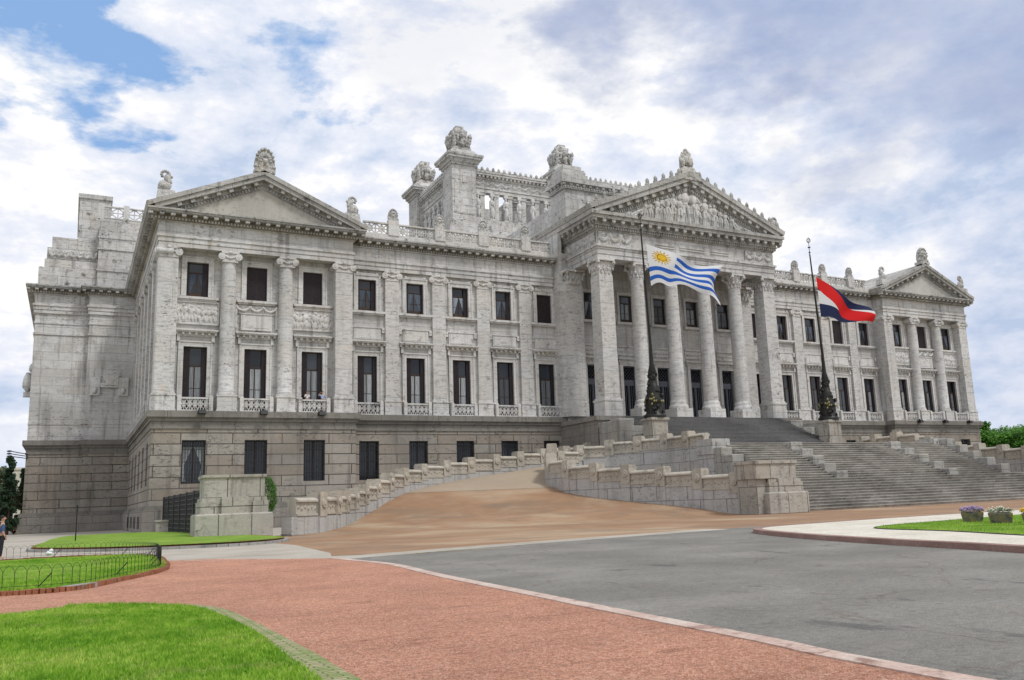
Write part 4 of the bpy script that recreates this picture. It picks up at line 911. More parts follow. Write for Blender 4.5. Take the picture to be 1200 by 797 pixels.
def trophy(cx,cy,z0,w_,h,parent,seed=1):
    m=MB(); rnd=random.Random(seed); hw=w_/2
    m.slab(cx-hw*.72,cx+hw*.72,cy-hw*.72,cy+hw*.72,z0,z0+h*.14); m.slab(cx-hw*.62,cx+hw*.62,cy-hw*.62,cy+hw*.62,z0+h*.14,z0+h*.2)
    m.ell((cx,cy,z0+h*.42),(hw*.78,hw*.78,h*.34),None,3,.35,seed); m.ell((cx,cy,z0+h*.72),(hw*.66,hw*.66,h*.26),None,3,.2,seed+4); m.slab(cx-hw*.3,cx+hw*.3,cy-hw*.3,cy+hw*.3,z0+h*.9,z0+h)
    for q in range(4):
        a=PI/4+q*PI/2; ca,sa=math.cos(a),math.sin(a)
        for t in range(4): m.ell((cx+ca*hw*(.80+.05*t),cy+sa*hw*(.80+.05*t),z0+h*(.26+.1*t)),(w_*.08,w_*.08,h*.11),None,2,.35,t+q)
        m.ell((cx+ca*hw*.98,cy+sa*hw*.98,z0+h*.62),(w_*.05,w_*.05,h*.07),None,1,.3,q)
        a=q*PI/2; ca,sa=math.cos(a),math.sin(a); fx,fy=cx+ca*hw*.74,cy+sa*hw*.74
        m.ell((fx,fy,z0+h*.34),(w_*.09,w_*.09,h*.18),None,2,.4,q); m.ell((fx,fy,z0+h*.56),(w_*.13,w_*.13,h*.11),None,2,.4,q+1); m.ell((fx-ca*.1,fy-sa*.1,z0+h*.70),(w_*.06,w_*.06,h*.06),None,1,.2,q)
        for sg in (-1,1): m.ell((fx-sa*w_*.17*sg,fy+ca*w_*.17*sg,z0+h*.45),(w_*.06,w_*.06,h*.18),None,1,.5,q+sg)
    for i in range(46):
        a=rnd.uniform(0,6.28); zz=z0+h*rnd.uniform(.15,.92); r_=hw*(.84 if zz<z0+h*.62 else .60); m.ell((cx+math.cos(a)*r_,cy+math.sin(a)*r_,zz),(w_*rnd.uniform(.03,.07),)*2+(h*rnd.uniform(.03,.08),),None,1,.6,i)
    return m.build('trophy_sculpture',MT['carved'],parent)
# --- roof lantern tower
m=MB(); m.slab(-14,14,37.5,64,30.5,44.0); m.frus(-13.6,13.6,37.8,63.5,44.0,-12.4,12.4,39.2,61.5,45.4)
m.slab(-12.3,12.3,39.3,61.4,45.4,47.0); m.slab(-12.0,12.0,39.6,61.1,47.0,47.9)
for sy in (40.9,60.3):
    m.slab(-10.6,10.6,sy-.6,sy+.6,47.9,48.9)
for sxx in (-10.4,10.4): m.slab(sxx-.6,sxx+.6,41,60,47.9,48.9)
o=m.build('lantern_base',MT['roofstone'],PAL)
TW=empty('lantern'); TW.parent=PAL
for (x,y) in ((-9.3,42.1),(10.9,42.1),(-9.3,59.2),(10.9,59.2)):
    hw=2.15; py=MB()
    py.slab(x-hw,x+hw,y-hw,y+hw,47.9,57.9); py.slab(x-hw-.25,x+hw+.25,y-hw-.25,y+hw+.25,47.9,48.7)
    py.slab(x-hw+.35,x+hw-.35,y-hw-.08,y+hw+.08,49.3,56.0); py.slab(x-.35,x+.35,y-hw-.16,y-hw,54.8,56.2)
    for (z0,z1,e) in ((57.9,58.3,.2),(58.3,58.9,.5),(58.9,59.3,.95),(59.3,59.7,1.1)): py.slab(x-hw-e,x+hw+e,y-hw-e,y+hw+e,z0,z1)
    py.frus(x-hw-.5,x+hw+.5,y-hw-.5,y+hw+.5,59.7,x-hw+.1,x+hw-.1,y-hw+.1,y+hw-.1,60.7)
    py.build('pylon',MT['roofstone'],TW); trophy(x,y,60.6,4.6,4.9,TW,int(abs(x*3+y)))
et=MB(); fg=MB(); dn=MB()
def lant_side(F,L0,L1):
    for (z0,z1,e) in ((54.0,54.6,0),(54.6,55.0,.1),(55.0,56.3,0),(56.3,56.6,.2),(56.9,57.3,.7),(57.3,57.6,.8)): et.box(F,L0,L1,z0,z1,-1.2,e)
    et.box(F,L0,L1,56.6,56.9,-1.2,.15); et.box(F,L0,L1,57.6,58.0,-1.2,.3)
    n=int((L1-L0)/.75)
    for i in range(n): et.box(F,L0+i*.75,L0+i*.75+.35,56.55,56.9,.1,.62)
    n=15
    for i in range(n): u=L0+(i+.5)*(L1-L0)/n; et.ell(F(u,58.15,.3),(.3,.2,.42),None,1,.2,i)
    relief(et,F,L0,L1,55.1,56.2,.02,.2,figure_field(L1-L0,1.1,9,8,'garland'),.16)
    n=6; 
    for i in range(n):
        u=L0+(i+.75)*(L1-L0)/n-.25
        et.box(F,u-.42,u+.42,48.9,54.0,-.95,-.2); et.box(F,u-.55,u+.55,53.5,54.0,-1.0,-.1)
        v=u-.95 if i>0 else u-.95
        # caryatid
        fg=MB(); fg.ell(F(v,50.6,-.05),(.42,.42,1.5),None,2,.4,i); fg.ell(F(v,52.1,-.05),(.5,.42,.8),None,2,.35,i+5); fg.ell(F(v,53.1,-.05),(.26,.26,.32),None,2,.2,i)
        fg.ell(F(v+.4,51.9,0),(.16,.2,.7),None,1,.3,i); fg.ell(F(v-.42,51.6,.05),(.16,.2,.8),None,1,.3,i+2); fg.box(F,v-.5,v+.5,48.9,49.3,-.55,.35); fg.box(F,v-.35,v+.35,53.35,54.0,-.4,.2); fg.build('caryatid',MT['relief'],TW)
lant_side(Fr((0,41.0,0),(1,0,0),(0,-1,0)),-7.15,8.7); lant_side(Fr((0,60.3,0),(-1,0,0),(0,1,0)),-8.7,7.15)
lant_side(Fr((-10.4,50.65,0),(0,1,0),(-1,0,0)),-6.4,6.4); lant_side(Fr((12.0,50.65,0),(0,-1,0),(1,0,0)),-6.4,6.4)
et.build('lantern_entablature',MT['roofstone'],TW)
# inner lower volume seen between the piers
m=MB(); m.slab(-3.2,3.5,47,54,47.9,51.2); m.build('lantern_core',MT['cornice'],TW)
rf=MB(); rf.slab(-9,9,10,38,34,41.0); rf.build('roof',MT['roofstone'],PAL)
# remove prototypes
def rm(o):
    for c in list(o.children): rm(c)
    bpy.data.objects.remove(o)
for o in protos: rm(o)

# ================================================================= GRAND STAIRCASE
ST=empty('grand_staircase','broad granite staircase climbing in flights to the columned portico','staircase',loc=(0,-39.5,0))
def flight(name,x0,x1,y0,y1,z0,z1,n,mat,zb=-.3):
    m=MB(); rnd=random.Random(n)
    for i in range(n):
        a=z0+(z1-z0)*(i)/n; b=z0+(z1-z0)*(i+1)/n; y=y0+(y1-y0)*i/n
        m.slab(x0,x1,y,y1+.3,a if i else zb,b-.07); m.slab(x0-.0,x1+.0,y-.09,y1+.3,b-.07,b)
    o=m.build(name,mat); o.parent=ST; o.matrix_parent_inverse=ST.matrix_world.inverted() if False else Matrix.Translation((0,39.5,0)); return o
flight('lower_flight',-16.8,16.8,-39.5,-34.3,0,2.5,11,MT['stairs'])
m=MB(); m.slab(-16.8,16.8,-34.2,-27,-.3,2.49); l_=m.build('landing',MT['stairs']); l_.parent=ST; l_.matrix_parent_inverse=Matrix.Translation((0,39.5,0))
flight('middle_flight',-14.1,14.1,-33.9,-27,2.5,5.97,16,MT['stairs'],2.4)
m=MB(); m.slab(-14.1,14.1,-27.0,-7.7,1.0,5.96); l_=m.build('terrace',MT['ramp']); l_.parent=ST; l_.matrix_parent_inverse=Matrix.Translation((0,39.5,0))
flight('upper_flight',-11.4,11.4,-17.2,-7.6,5.97,10.4,24,MT['stairsd'],5.8)
def sblock(x0,x1,steps,name='stair_block'):
    for (ya,yb,zt,zb) in steps:
        m=MB(); m.slab(x0,x1,ya,yb,zb,zt-.06); m.frus(x0,x1,ya,yb,zt-.06,x0+.05,x1-.05,ya+.05,yb-.05,zt); o=m.build(name,MT['blockst']); o.parent=ST; o.matrix_parent_inverse=Matrix.Translation((0,39.5,0))
for sg in (-1,1):
    st=[]
    n=5
    for i in range(n):
        yb=-27.2-i*1.42; st.append((yb-1.4,yb,6.1-i*.72-.25,2.4))
    xs=[sg*(6.6+.16*i) for i in range(n)]
    for i in range(n): sblock(xs[i]-.68,xs[i]+.68,[(st[i][0],st[i][1],st[i][2]+.12,st[i][3])])
    for i in range(n): a,b=sorted((sg*(14.25),sg*(15.5))); sblock(a,b,[(st[i][0],st[i][1],st[i][2]-.3 if sg<0 else st[i][2]+.4,-.2)])
# cheek walls of the upper flight
for sg in (-1,1):
    for (ya,yb,zt) in ((-9.6,-7.8,10.0),(-11.6,-9.6,9.0),(-13.6,-11.6,8.0)):
        a,b=sorted((sg*11.45,sg*13.4)); sblock(a,b,[(ya,yb,zt,5.5)],'cheek_block')
    a,b=sorted((sg*13.4,sg*14.85)); sblock(a,b,[(-12,-7.85,9.6,0)],'cheek_block')
# end piers of the terrace front
for sg in (-1,1):
    m=MB(); a,b=sorted((sg*13.6,sg*15.6)); m.slab(a,b,-27.6,-25.4,-.2,6.35); m.slab(a-.1,b+.1,-27.7,-25.3,5.0,5.25); m.slab(a+.4,b-.4,-27.72,-25.28,5.4,6.1)
    o=m.build('end_pier',MT['ramp_base']); o.parent=ST; o.matrix_parent_inverse=Matrix.Translation((0,39.5,0))

# ================================================================= RAMPS
LP=[(322,(-54.2,-33.2,.0)),(356,(-52.3,-32.2,.02)),(385,(-49.85,-29.18,.15)),(407,(-47.08,-23.81,.45)),(430,(-44.04,-18.68,1.18)),(450,(-41.59,-15.54,1.96)),(465,(-39.67,-13.24,2.5)),(485,(-37.32,-11.15,3.0)),(510,(-34.69,-9.77,3.42)),(538,(-31.73,-8.57,3.8)),(568,(-28.7,-7.96,4.15)),(600,(-25.2,-7.07,4.57)),(634,(-21.4,-6.34,5.0)),(655,(-18.76,-5.8,5.3)),(690,(-15.0,-5.6,5.8))]
RP=[(885,(-21.6,-39.6,.0)),(855,(-22.25,-37.23,.12)),(830,(-22.6,-34.92,.46)),(791,(-23.4,-32.13,.79)),(754,(-24.3,-28.9,1.12)),(700,(-25.6,-24.18,1.66)),(665,(-26.3,-20.41,2.2)),(648,(-26.3,-17.68,2.85)),(643,(-25.3,-15.2,3.7)),(638,(-23.2,-13.3,4.6)),(632,(-21.2,-12.5,5.05)),(625,(-19.6,-12.8,5.4)),(590,(-17.67,-14.28,5.7)),(560,(-15.93,-16.44,5.9)),(530,(-14.6,-19.05,5.96)),(500,(-14.2,-22.37,5.97)),(450,(-14.2,-25.6,5.97))]
def smooth(pts,n=6):
    P_=[Vector(p) for p in pts]; out=[]
    for i in range(len(P_)-1):
        p0=P_[max(0,i-1)];p1=P_[i];p2=P_[i+1];p3=P_[min(len(P_)-1,i+2)]
        for k in range(n):
            t=k/n; out.append(.5*((2*p1)+(-p0+p2)*t+(2*p0-5*p1+4*p2-p3)*t*t+(-p0+3*p1-3*p2+p3)*t**3))
    out.append(P_[-1]); return out
def resample(pts,step):
    L_=[0]
    for a,b in zip(pts,pts[1:]): L_.append(L_[-1]+(Vector((a.x,a.y))-Vector((b.x,b.y))).length)
    n=max(1,int(round(L_[-1]/step))); res=[];j=0
    for i in range(n+1):
        s_=L_[-1]*i/n
        while j<len(L_)-2 and L_[j+1]<s_: j+=1
        t=(s_-L_[j])/max(1e-6,L_[j+1]-L_[j]); res.append(pts[j].lerp(pts[j+1],t))
    return res
def segbox(m,p,q,t,z0a,z0b,z1a,z1b,round_top=0):
    d=(Vector((q.x,q.y,0))-Vector((p.x,p.y,0))).normalized(); n=Vector((-d.y,d.x,0))*t/2
    c=[(p-n),(q-n),(q+n),(p+n)]
    m.hexa([(c[0].x,c[0].y,z0a),(c[1].x,c[1].y,z0b),(c[2].x,c[2].y,z0b),(c[3].x,c[3].y,z0a),(c[0].x,c[0].y,z1a),(c[1].x,c[1].y,z1b),(c[2].x,c[2].y,z1b),(c[3].x,c[3].y,z1a)])
def rampwall(name,pts,H0,H1,step,label,group=None,mx=1,skip=0,first=0):
    P_=[Vector((p.x*mx,p.y,p.z)) for p in resample(pts,step)]
    root=empty(name,label,'wall',group,(P_[0].x,P_[0].y,0)); inv=Matrix.Translation((-P_[0].x,-P_[0].y,0))
    def bl(m,n_,mat,par=root):
        o=m.build(n_,mat); o.parent=par
        if par is root: o.matrix_parent_inverse=inv
        return o
    base=MB(); n=len(P_)
    for i in range(n-1):
        p,q=P_[i],P_[i+1]; t=i/(n-1); H=H0+(H1-H0)*t; zc=(p.z+q.z)/2
        d=(q-p); d.z=0; d.normalize(); nn_=Vector((-d.y,d.x,0))
        top=zc+H-1.5
        segbox(base,p,q,.75,-.3,-.3,top,top)
        segbox(base,p,q,.85,-.3,-.3,min(p.z,q.z)*.5+.12,min(p.z,q.z)*.5+.12) if p.z<.5 else None
        m=MB(); a=p+d*.5; b=q-d*.5
        segbox(m,a,b,.86,top,top,top+.14,top+.14); segbox(m,a,b,.62,top+.14,top+.14,top+.86,top+.86)
        # rounded coping: half octagon
        hw=.45; zt=top+.86
        prof=[(-hw,0),(-hw,.1),(-.36,.2),(-.18,.27),(.18,.27),(.36,.2),(hw,.1),(hw,0)]
        vs=[(a.x+nn_.x*u,a.y+nn_.y*u,zt+z) for u,z in prof]+[(b.x+nn_.x*u,b.y+nn_.y*u,zt+z) for u,z in prof]
        k=len(prof); m.add(vs,[(j,(j+1)%k,k+(j+1)%k,k+j) for j in range(k)]+[tuple(range(k)),tuple(range(k,2*k))])
        for sg in (-1,1):   # carved wave ornament
            L_=(b-a).length; nn2=max(3,int(L_/.32))
            for j in range(nn2):
                c=a+d*(L_*(j+.5)/nn2)+nn_*sg*.30; m.ell((c.x,c.y,top+.5+.05*(-1)**j),(.13,.06,.15) if abs(nn_.y)>.7 else (.06,.13,.15))
        bl(m,'wall_panel',MT['ramp_top'])
    for i in range(n):
        if (i==n-1 and skip) or i<first: continue
        p=P_[i]; H=H0+(H1-H0)*i/(n-1)
        a=P_[max(0,i-1)]; b=P_[min(n-1,i+1)]; d=(b-a); d.z=0; d.normalize(); nn_=Vector((-d.y,d.x,0))
        m=MB(); q=p-d*.46; r_=p+d*.46; z0=p.z+H-1.62; z1=p.z+H
        segbox(m,q,r_,.98,z0+.06,z0+.06,z1-.12,z1-.12); segbox(m,q+d*.05,r_-d*.05,.88,z1-.12,z1-.12,z1,z1)
        segbox(base,q-d*.0,r_+d*.0,.90,-.3,-.3,z0+.06,z0+.06)
        o=bl(m,'post',MT['ramp_top']); c=MB()
        for sg in (-1,1):
            cc=Vector((p.x,p.y,z1-.72)); f0=cc+nn_*sg*.50; c.tube(f0,f0+nn_*sg*.09,.33,.29,n=18); c.tube(f0+nn_*sg*.09,f0+nn_*sg*.13,.17,.13,n=12)
        e=c.build('disc_boss',MT['ramp_top'],o)
    bl(base,'wall_base',MT['ramp_base'])
    return root
Ls=smooth([p for _,p in LP]); Rs=smooth([p for _,p in RP])
iR=next(i for i,p in enumerate(Rs) if p.y>-15.4)
for mx,nm in ((1,'left'),(-1,'right')):
    rampwall('ramp_wall',Ls[3:],2.62,1.85,3.15,'long curved stone ramp wall rising along the building from the tall pedestal, left of the stairs' if mx>0 else 'curved stone ramp wall against the building on the far right of the stairs','curved stone ramp walls',mx,0,1)
    rampwall('ramp_wall',Rs[4:iR+4],3.05 if mx>0 else 4.5,2.75 if mx>0 else 4.3,3.6,'low front ramp wall of pale blocks curving out of the pedestal beside the lower steps' if mx>0 else 'front wall of the ramp at the far right end of the stairs','curved stone ramp walls',mx)
    rampwall('ramp_wall',Rs[iR+6:],1.65,1.45,3.0,'upper terrace wall behind the front ramp wall, below the left flagpole' if mx>0 else 'stepped terrace wall right of the stairs, below the far pavilion','curved stone ramp walls',mx,1)
    # ramp surface
    n=60; A=resample(Ls,.1); B=resample(Rs,.1); m=MB(); vs=[]
    nw=8
    for i in range(n+1):
        a=A[int(i/n*(len(A)-1))]; b=B[int(i/n*(len(B)-1))]
        for j in range(nw+1):
            p=a.lerp(b,j/nw); vs.append((p.x*mx,p.y,p.z+min(.02,-.012+i*.006)))
    m.smooth=True; m.add(vs,[(i*(nw+1)+j,i*(nw+1)+j+1,(i+1)*(nw+1)+j+1,(i+1)*(nw+1)+j) for i in range(n) for j in range(nw)])
    o=m.build('ramp',MT['ramp']); tag(o,kind='structure')
# stone pedestals at the ramp ends
def pedestal(name,cx,cy,ang,w_,d_,label,group=None):
    root=empty(name,label,'pedestal',group,(cx,cy,0)); root.rotation_euler=(0,0,ang)
    m=MB(); hw=w_/2;hd=d_/2
    m.slab(-hw,hw,-hd,hd,-.1,1.42); m.frus(-hw,hw,-hd,hd,1.42,-hw+.1,hw-.1,-hd+.1,hd-.1,1.5)
    m.build('pedestal_foot',MT['ped'],root)
    m=MB(); m.slab(-hw+.42,hw-.42,-hd+.42,hd-.42,1.5,2.45)
    for a,b in ((-hw+.25,-hw+1.15),(hw-1.15,hw-.25)): m.slab(a,b,-hd+.22,hd-.22,1.5,2.2); m.slab(a+.08,b-.08,-hd+.32,hd-.32,2.2,2.42)
    m.slab(-.75,.75,-hd+.14,hd-.14,1.5,2.46)
    m.build('pedestal_body',MT['ped'],root)
    if abs(cx)<30:
        m=MB(); e=-.75 if cx<0 else .0; f=0 if cx<0 else .75; m.slab(-hw+e,hw-.75+f+(.0 if cx<0 else 0),-hd+.3,hd-.3,2.46,3.5) if cx<0 else m.slab(-hw+.75,hw+.75,-hd+.3,hd-.3,2.46,3.5); m.slab((-hw+e-.08) if cx<0 else -hw+.67,(hw-.67) if cx<0 else hw+.83,-hd+.2,hd-.2,3.5,3.72); m.build('pedestal_top',MT['ped'],root); m=MB(); a,b=(-hw-.62,-hw+.3) if cx<0 else (hw-.3,hw+.62); m.slab(a,b,-hd+.55,hd-.4,-.1,2.46); m.build('pedestal_side',MT['ped'],root); return root
    m=MB(); m.slab(-hw+.45,hw-.45,-hd+.4,hd-.4,2.46,3.55); m.frus(-hw+.45,hw-.45,-hd+.4,hd-.4,3.55,-hw+.35,hw-.35,-hd+.3,hd-.3,3.62); m.slab(-hw+.35,hw-.35,-hd+.3,hd-.3,3.62,3.78)
    m.build('pedestal_top',MT['ped'],root); return root
pedestal('stone_pedestal',-56.45,-31.7,R(-2),4.35,3.6,'massive square stone pedestal at the lower end of the ramp wall, nearest the left lawn')
pedestal('stone_pedestal',-20.45,-40.1,R(0),3.7,2.9,'massive stone pedestal with streaked top block beside the lowest steps')
pedestal('stone_pedestal',20.45,-40.1,R(0),3.7,2.9,'stone pedestal at the far right end of the lowest steps')

# ================================================================= FLAGPOLES, FLAGS
def flagpole(xb,xt,label):
    y=-15.3; root=empty('flagpole',label,'flagpole','tall flagpoles in front of the portico',(xb,y,5.96))
    m=MB(); m.slab(-1.15,1.15,-1.0,1.0,0,1.3); m.slab(-.95,.95,-.85,.85,1.3,3.2); m.slab(-1.1,1.1,-1.0,1.0,3.2,3.45); m.build('pole_pedestal',MT['ped'],root)
    z=3.45; m=MB(); m.lathe((0,0),[(z,1.15),(z+.3,1.2),(z+.45,.8),(z+1.2,.95),(z+2.2,.85),(z+2.7,.6),(z+3.2,.66),(z+3.4,.5),(z+4.6,.38),(z+4.8,.44),(z+5.6,.24),(z+6.4,.2),(z+8,.14)],20)
    rnd=random.Random(3)
    for i in range(44): a=rnd.uniform(0,6.28); zz=z+rnd.uniform(.2,4.6); r_=.92 if zz<z+2.4 else .58 if zz<z+3.6 else .38; m.ell((r_*math.cos(a),r_*math.sin(a),zz),(.17,.17,.26),None,1,.5,i)
    m.build('pole_base',MT['bronze'],root)
    g=MB()
    for i in range(26): a=rnd.uniform(0,6.28); zz=z+rnd.choice([rnd.uniform(.15,.5),rnd.uniform(1.3,2.4)]); r_=1.0; g.ell((r_*math.cos(a),r_*math.sin(a),zz),(.13,.13,.17),None,1,.5,i)
    g.build('gilded_ornament',MT['bronzeg'],root)
    top=31.5-5.96; m=MB(); m.tube((0,0,z+7.5),((xt-xb),0,top-2.2),.15,.08,n=10); m.build('pole',MT['bronze'],root)
    dx=xt-xb; m=MB(); m.tube((dx,0,top-2.2),(dx,0,top),.05,.02,n=6)
    for zz,r_ in ((top-2.0,.16),(top-1.4,.12),(top-1.35,.2)): m.ell((dx,0,zz),(r_,r_,.08))
    for i in range(4):
        a=PI*i/4
        for k in range(8):
            A=2*PI*k/8;B=2*PI*(k+1)/8; m.tube((dx+.22*math.cos(A)*math.cos(a),.22*math.cos(A)*math.sin(a),top-.5+.3*math.sin(A)),(dx+.22*math.cos(B)*math.cos(a),.22*math.cos(B)*math.sin(a),top-.5+.3*math.sin(B)),.022,n=4)
    m.build('finial',MT['bronze'],root)
    return root
flagpole(-12.75,-13.09,'dark bronze flagpole with ornate foot carrying the blue and white striped flag')
flagpole(11.8,11.3,'dark bronze flagpole with ornate foot carrying the red, white and navy flag')
def cloth(name,rgb):
    q=NM(name); q.color(rgb); q.b.inputs['Roughness'].default_value=.85
    tr=q.n('ShaderNodeBsdfTranslucent'); tr.inputs[0].default_value=(*rgb,1); ms=q.n('ShaderNodeMixShader'); ms.inputs[0].default_value=.35
    q.L.new(q.b.outputs[0],ms.inputs[1]); q.L.new(tr.outputs[0],ms.inputs[2]); q.L.new(ms.outputs[0],q.N['Material Output'].inputs[0]); return q.m
CW=cloth('white_flag_cloth',(.78,.78,.78)); CB=cloth('blue_flag_cloth',(.03,.13,.52)); CG=cloth('yellow_flag_cloth',(.80,.50,.03)); CN=cloth('navy_flag_cloth',(.022,.03,.085)); CR=cloth('red_flag_cloth',(.72,.02,.02)); CK=cloth('brown_outline_cloth',(.12,.05,.01))
def flag(name,surf,col,mats,label,nu=150,nv=96):
    vs=[];fs=[];mi=[]
    for j in range(nv+1):
        for i in range(nu+1): vs.append(surf(i/nu,j/nv))
    for j in range(nv):
        for i in range(nu):
            a=j*(nu+1)+i; fs.append((a,a+1,a+nu+2,a+nu+1)); mi.append(col((i+.5)/nu,(j+.5)/nv))
    me=bpy.data.meshes.new(name); me.from_pydata(vs,[],fs)
    for m_ in mats: me.materials.append(m_)
    me.polygons.foreach_set('material_index',mi); me.polygons.foreach_set('use_smooth',[True]*len(fs)); me.update()
    o=bpy.data.objects.new(name,me); COL.objects.link(o); tag(o,label,'flag'); return o
def bez(a,b,t): return a+(b-a)*t
def surf1(u,v):  # v=0 top
    top=Vector((-12.5+9.4*u, -15.3-.3*math.sin(u*9)*u, 28.0-1.95*u+.35*math.sin(u*7)*u))
    bot=Vector((-12.2+7.6*u, -15.3-.9*math.sin(u*8+1)*u-1.2*u, 23.4+.55*math.sin(u*PI*1.1)-1.7*u**2.4+.22*math.sin(u*16)))
    p=top.lerp(bot,v); p.y+=.55*math.sin(u*11+v*4.5)*u*1.0+.25*math.sin(u*5-v*6)*u; p.x+=.45*math.sin(v*6+u*3)*u; return p
def col1(u,v):
    if u<.40 and v<5/9:
        x=(u-.185)*1.5; y=(v-.275)*1.0; r_=math.hypot(x,y); a=math.atan2(y,x)
        ray_=abs(((a/(2*PI)*16)%1)-.5)*2
        if r_<.09: return 2 if r_<.08 else 3
        if r_<.2 and ray_>.15+(r_-.09)/.11*.8: return 2
        if r_<.2 and ray_>.02+(r_-.09)/.11*.8: return 3
        return 0
    s_=int(v*9); return 1 if s_%2==1 else 0
flag('striped_flag',surf1,col1,[CW,CB,CG,CK],'white flag with blue stripes and golden sun hanging from the left pole')
def surf2(u,v):
    top=Vector((12.0+8.2*u,-15.3-.5*math.sin(u*8)*u, 26.6-3.5*u+.3*math.sin(u*8)*u)); bot=Vector((12.15+8.0*u,-15.3-.8*math.sin(u*7+1)*u,21.7+.1*math.sin(u*9)-.35*u))
    p=top.lerp(bot,v); p.y+=.5*math.sin(u*9+v*4)*u; return p
def col2(u,v):
    if -.20-.12*u<v-(u*.85+.02)<.26+.1*u : return 2
    return 1 if (v<1/3 or v>2/3) else 0
flag('diagonal_band_flag',surf2,col2,[CW,CN,CR],'navy and white flag crossed by a red diagonal band on the right pole')

# ================================================================= GROUND
def poly(name,pts,z,mat,kind='structure',parent=None,n=0):
    m=MB(); m.add([(x,y,z) for x,y in pts],[tuple(range(len(pts)))]); me=m.build(name,mat,parent)
    bm=bmesh.new(); bm.from_mesh(me.data); bmesh.ops.triangulate(bm,faces=bm.faces)
    for f in bm.faces:
        if f.normal.z<0: f.normal_flip()
    bm.to_mesh(me.data); bm.free()
    if kind: tag(me,kind=kind)
    return me
def sm2(pts,n=6): return [(p.x,p.y) for p in smooth([(x,y,0) for x,y in pts],n)]
poly('ground',[(-3000,-3000),(3000,-3000),(3000,3000),(-3000,3000)],-.02,MT['dirt'])
poly('plaza',[(-140,-60),(90,-60),(90,95),(-140,95)],-.012,MT['paleconc'])
poly('forecourt',[(-57.0,-46.5),(-55.2,-39),(-54.2,-34.5),(-40,-20),(40,-20),(60,-50),(60,-75),(-44,-66),(-57.9,-58.5)],-.004,MT['ramp'])
asp=[(-57.9,-60.7)]+[(-55,-59.9),(-52.3,-59.2),(-48,-58.5),(-44,-57.9),(-40,-57.3),(-30,-57.2),(0,-58),(60,-62),(60,-130),(-20,-130)]+[(-59.0,-95),(-58.89,-83.3),(-58.74,-81),(-58.5,-77),(-58.38,-75.5),(-58.0,-70),(-57.53,-65.4)]
poly('road',asp,.002,MT['asphalt'])
gr=[(-57.9,-60.7),(-57.53,-65.4),(-58.0,-70),(-58.38,-75.5),(-58.5,-77),(-58.74,-81),(-58.89,-83.3),(-59.0,-95),(-75,-95),(-80,-70),(-72,-60),(-62.9,-54.6),(-60.5,-56.5)]
poly('gravel_path',gr,.006,MT['gravel'])
def strip(name,line,w_,z0,z1,mat,kind='structure',parent=None,side_=0):
    m=MB(); P_=[Vector((x,y,0)) for x,y in line]
    for i in range(len(P_)-1):
        p,q=P_[i],P_[i+1]; d=(q-p)
        if d.length<1e-4: continue
        segbox(m,p,q,w_,z0,z0,z1,z1)
    o=m.build(name,mat,parent)
    if kind: tag(o,kind=kind)
    return o
strip('kerb',sm2([(-57.85,-60.4),(-57.7,-62.5),(-57.53,-65.4),(-58.0,-70),(-58.38,-75.5),(-58.5,-77),(-58.74,-81),(-58.89,-83.3),(-59.0,-95)],4),.26,-.02,.02,MT['kerbline'])
strip('kerb',sm2([(-62.9,-54.9),(-60.5,-57.6),(-57.85,-60.4)],4),.12,-.02,.012,MT['kerbline'])
strip('kerb',sm2([(-57.9,-60.6),(-55,-59.9),(-52.3,-59.2),(-48,-58.5),(-44,-57.9),(-40,-57.3)],4),1.5,-.02,.0045,MT['paleconc'])
# sandy path between the lawns
poly('path',[(-72,-60),(-62.9,-54.6),(-60.5,-57.6),(-57.9,-60.7),(-57.0,-57),(-56.2,-48),(-56.4,-44),(-62,-40),(-66,-36),(-72,-38)],.0,MT['paleconc'])
# front lawn
fgp=sm2([(-75,-72.6),(-66.07,-71.07),(-65.1,-70.35),(-63.81,-71.37),(-63.2,-73.0),(-63.02,-76.28),(-63.11,-79.88),(-63.1,-90)],6)
poly('lawn',fgp+[(-75,-90)],.03,MT['grass'])
out_=sm2([(-64.0,-70.95),(-63.35,-71.7),(-62.88,-73.3),(-62.78,-78.16),(-62.8,-80.06),(-62.8,-90)],6); inn=[(x-.27,y-.06) for x,y in out_]
mp_=MB()
for i in range(len(out_)-1):
    w0=min(1,i/10); a=Vector((*out_[i],.016)); b=Vector((*out_[i+1],.016)); c=Vector((inn[i+1][0]-.02,inn[i+1][1],.016)); d=Vector((inn[i][0]-.02,inn[i][1],.016)); mp_.add([a,b,c,d],[(0,1,2,3)])
tag(mp_.build('paving_strip',MT['mossy']),kind='structure')
def inside(x,y,P_):
    c=False; n=len(P_); j=n-1
    for i in range(n):
        xi,yi=P_[i];xj,yj=P_[j]
        if (yi>y)!=(yj>y) and x<(xj-xi)*(y-yi)/(yj-yi)+xi: c=not c
        j=i
    return c
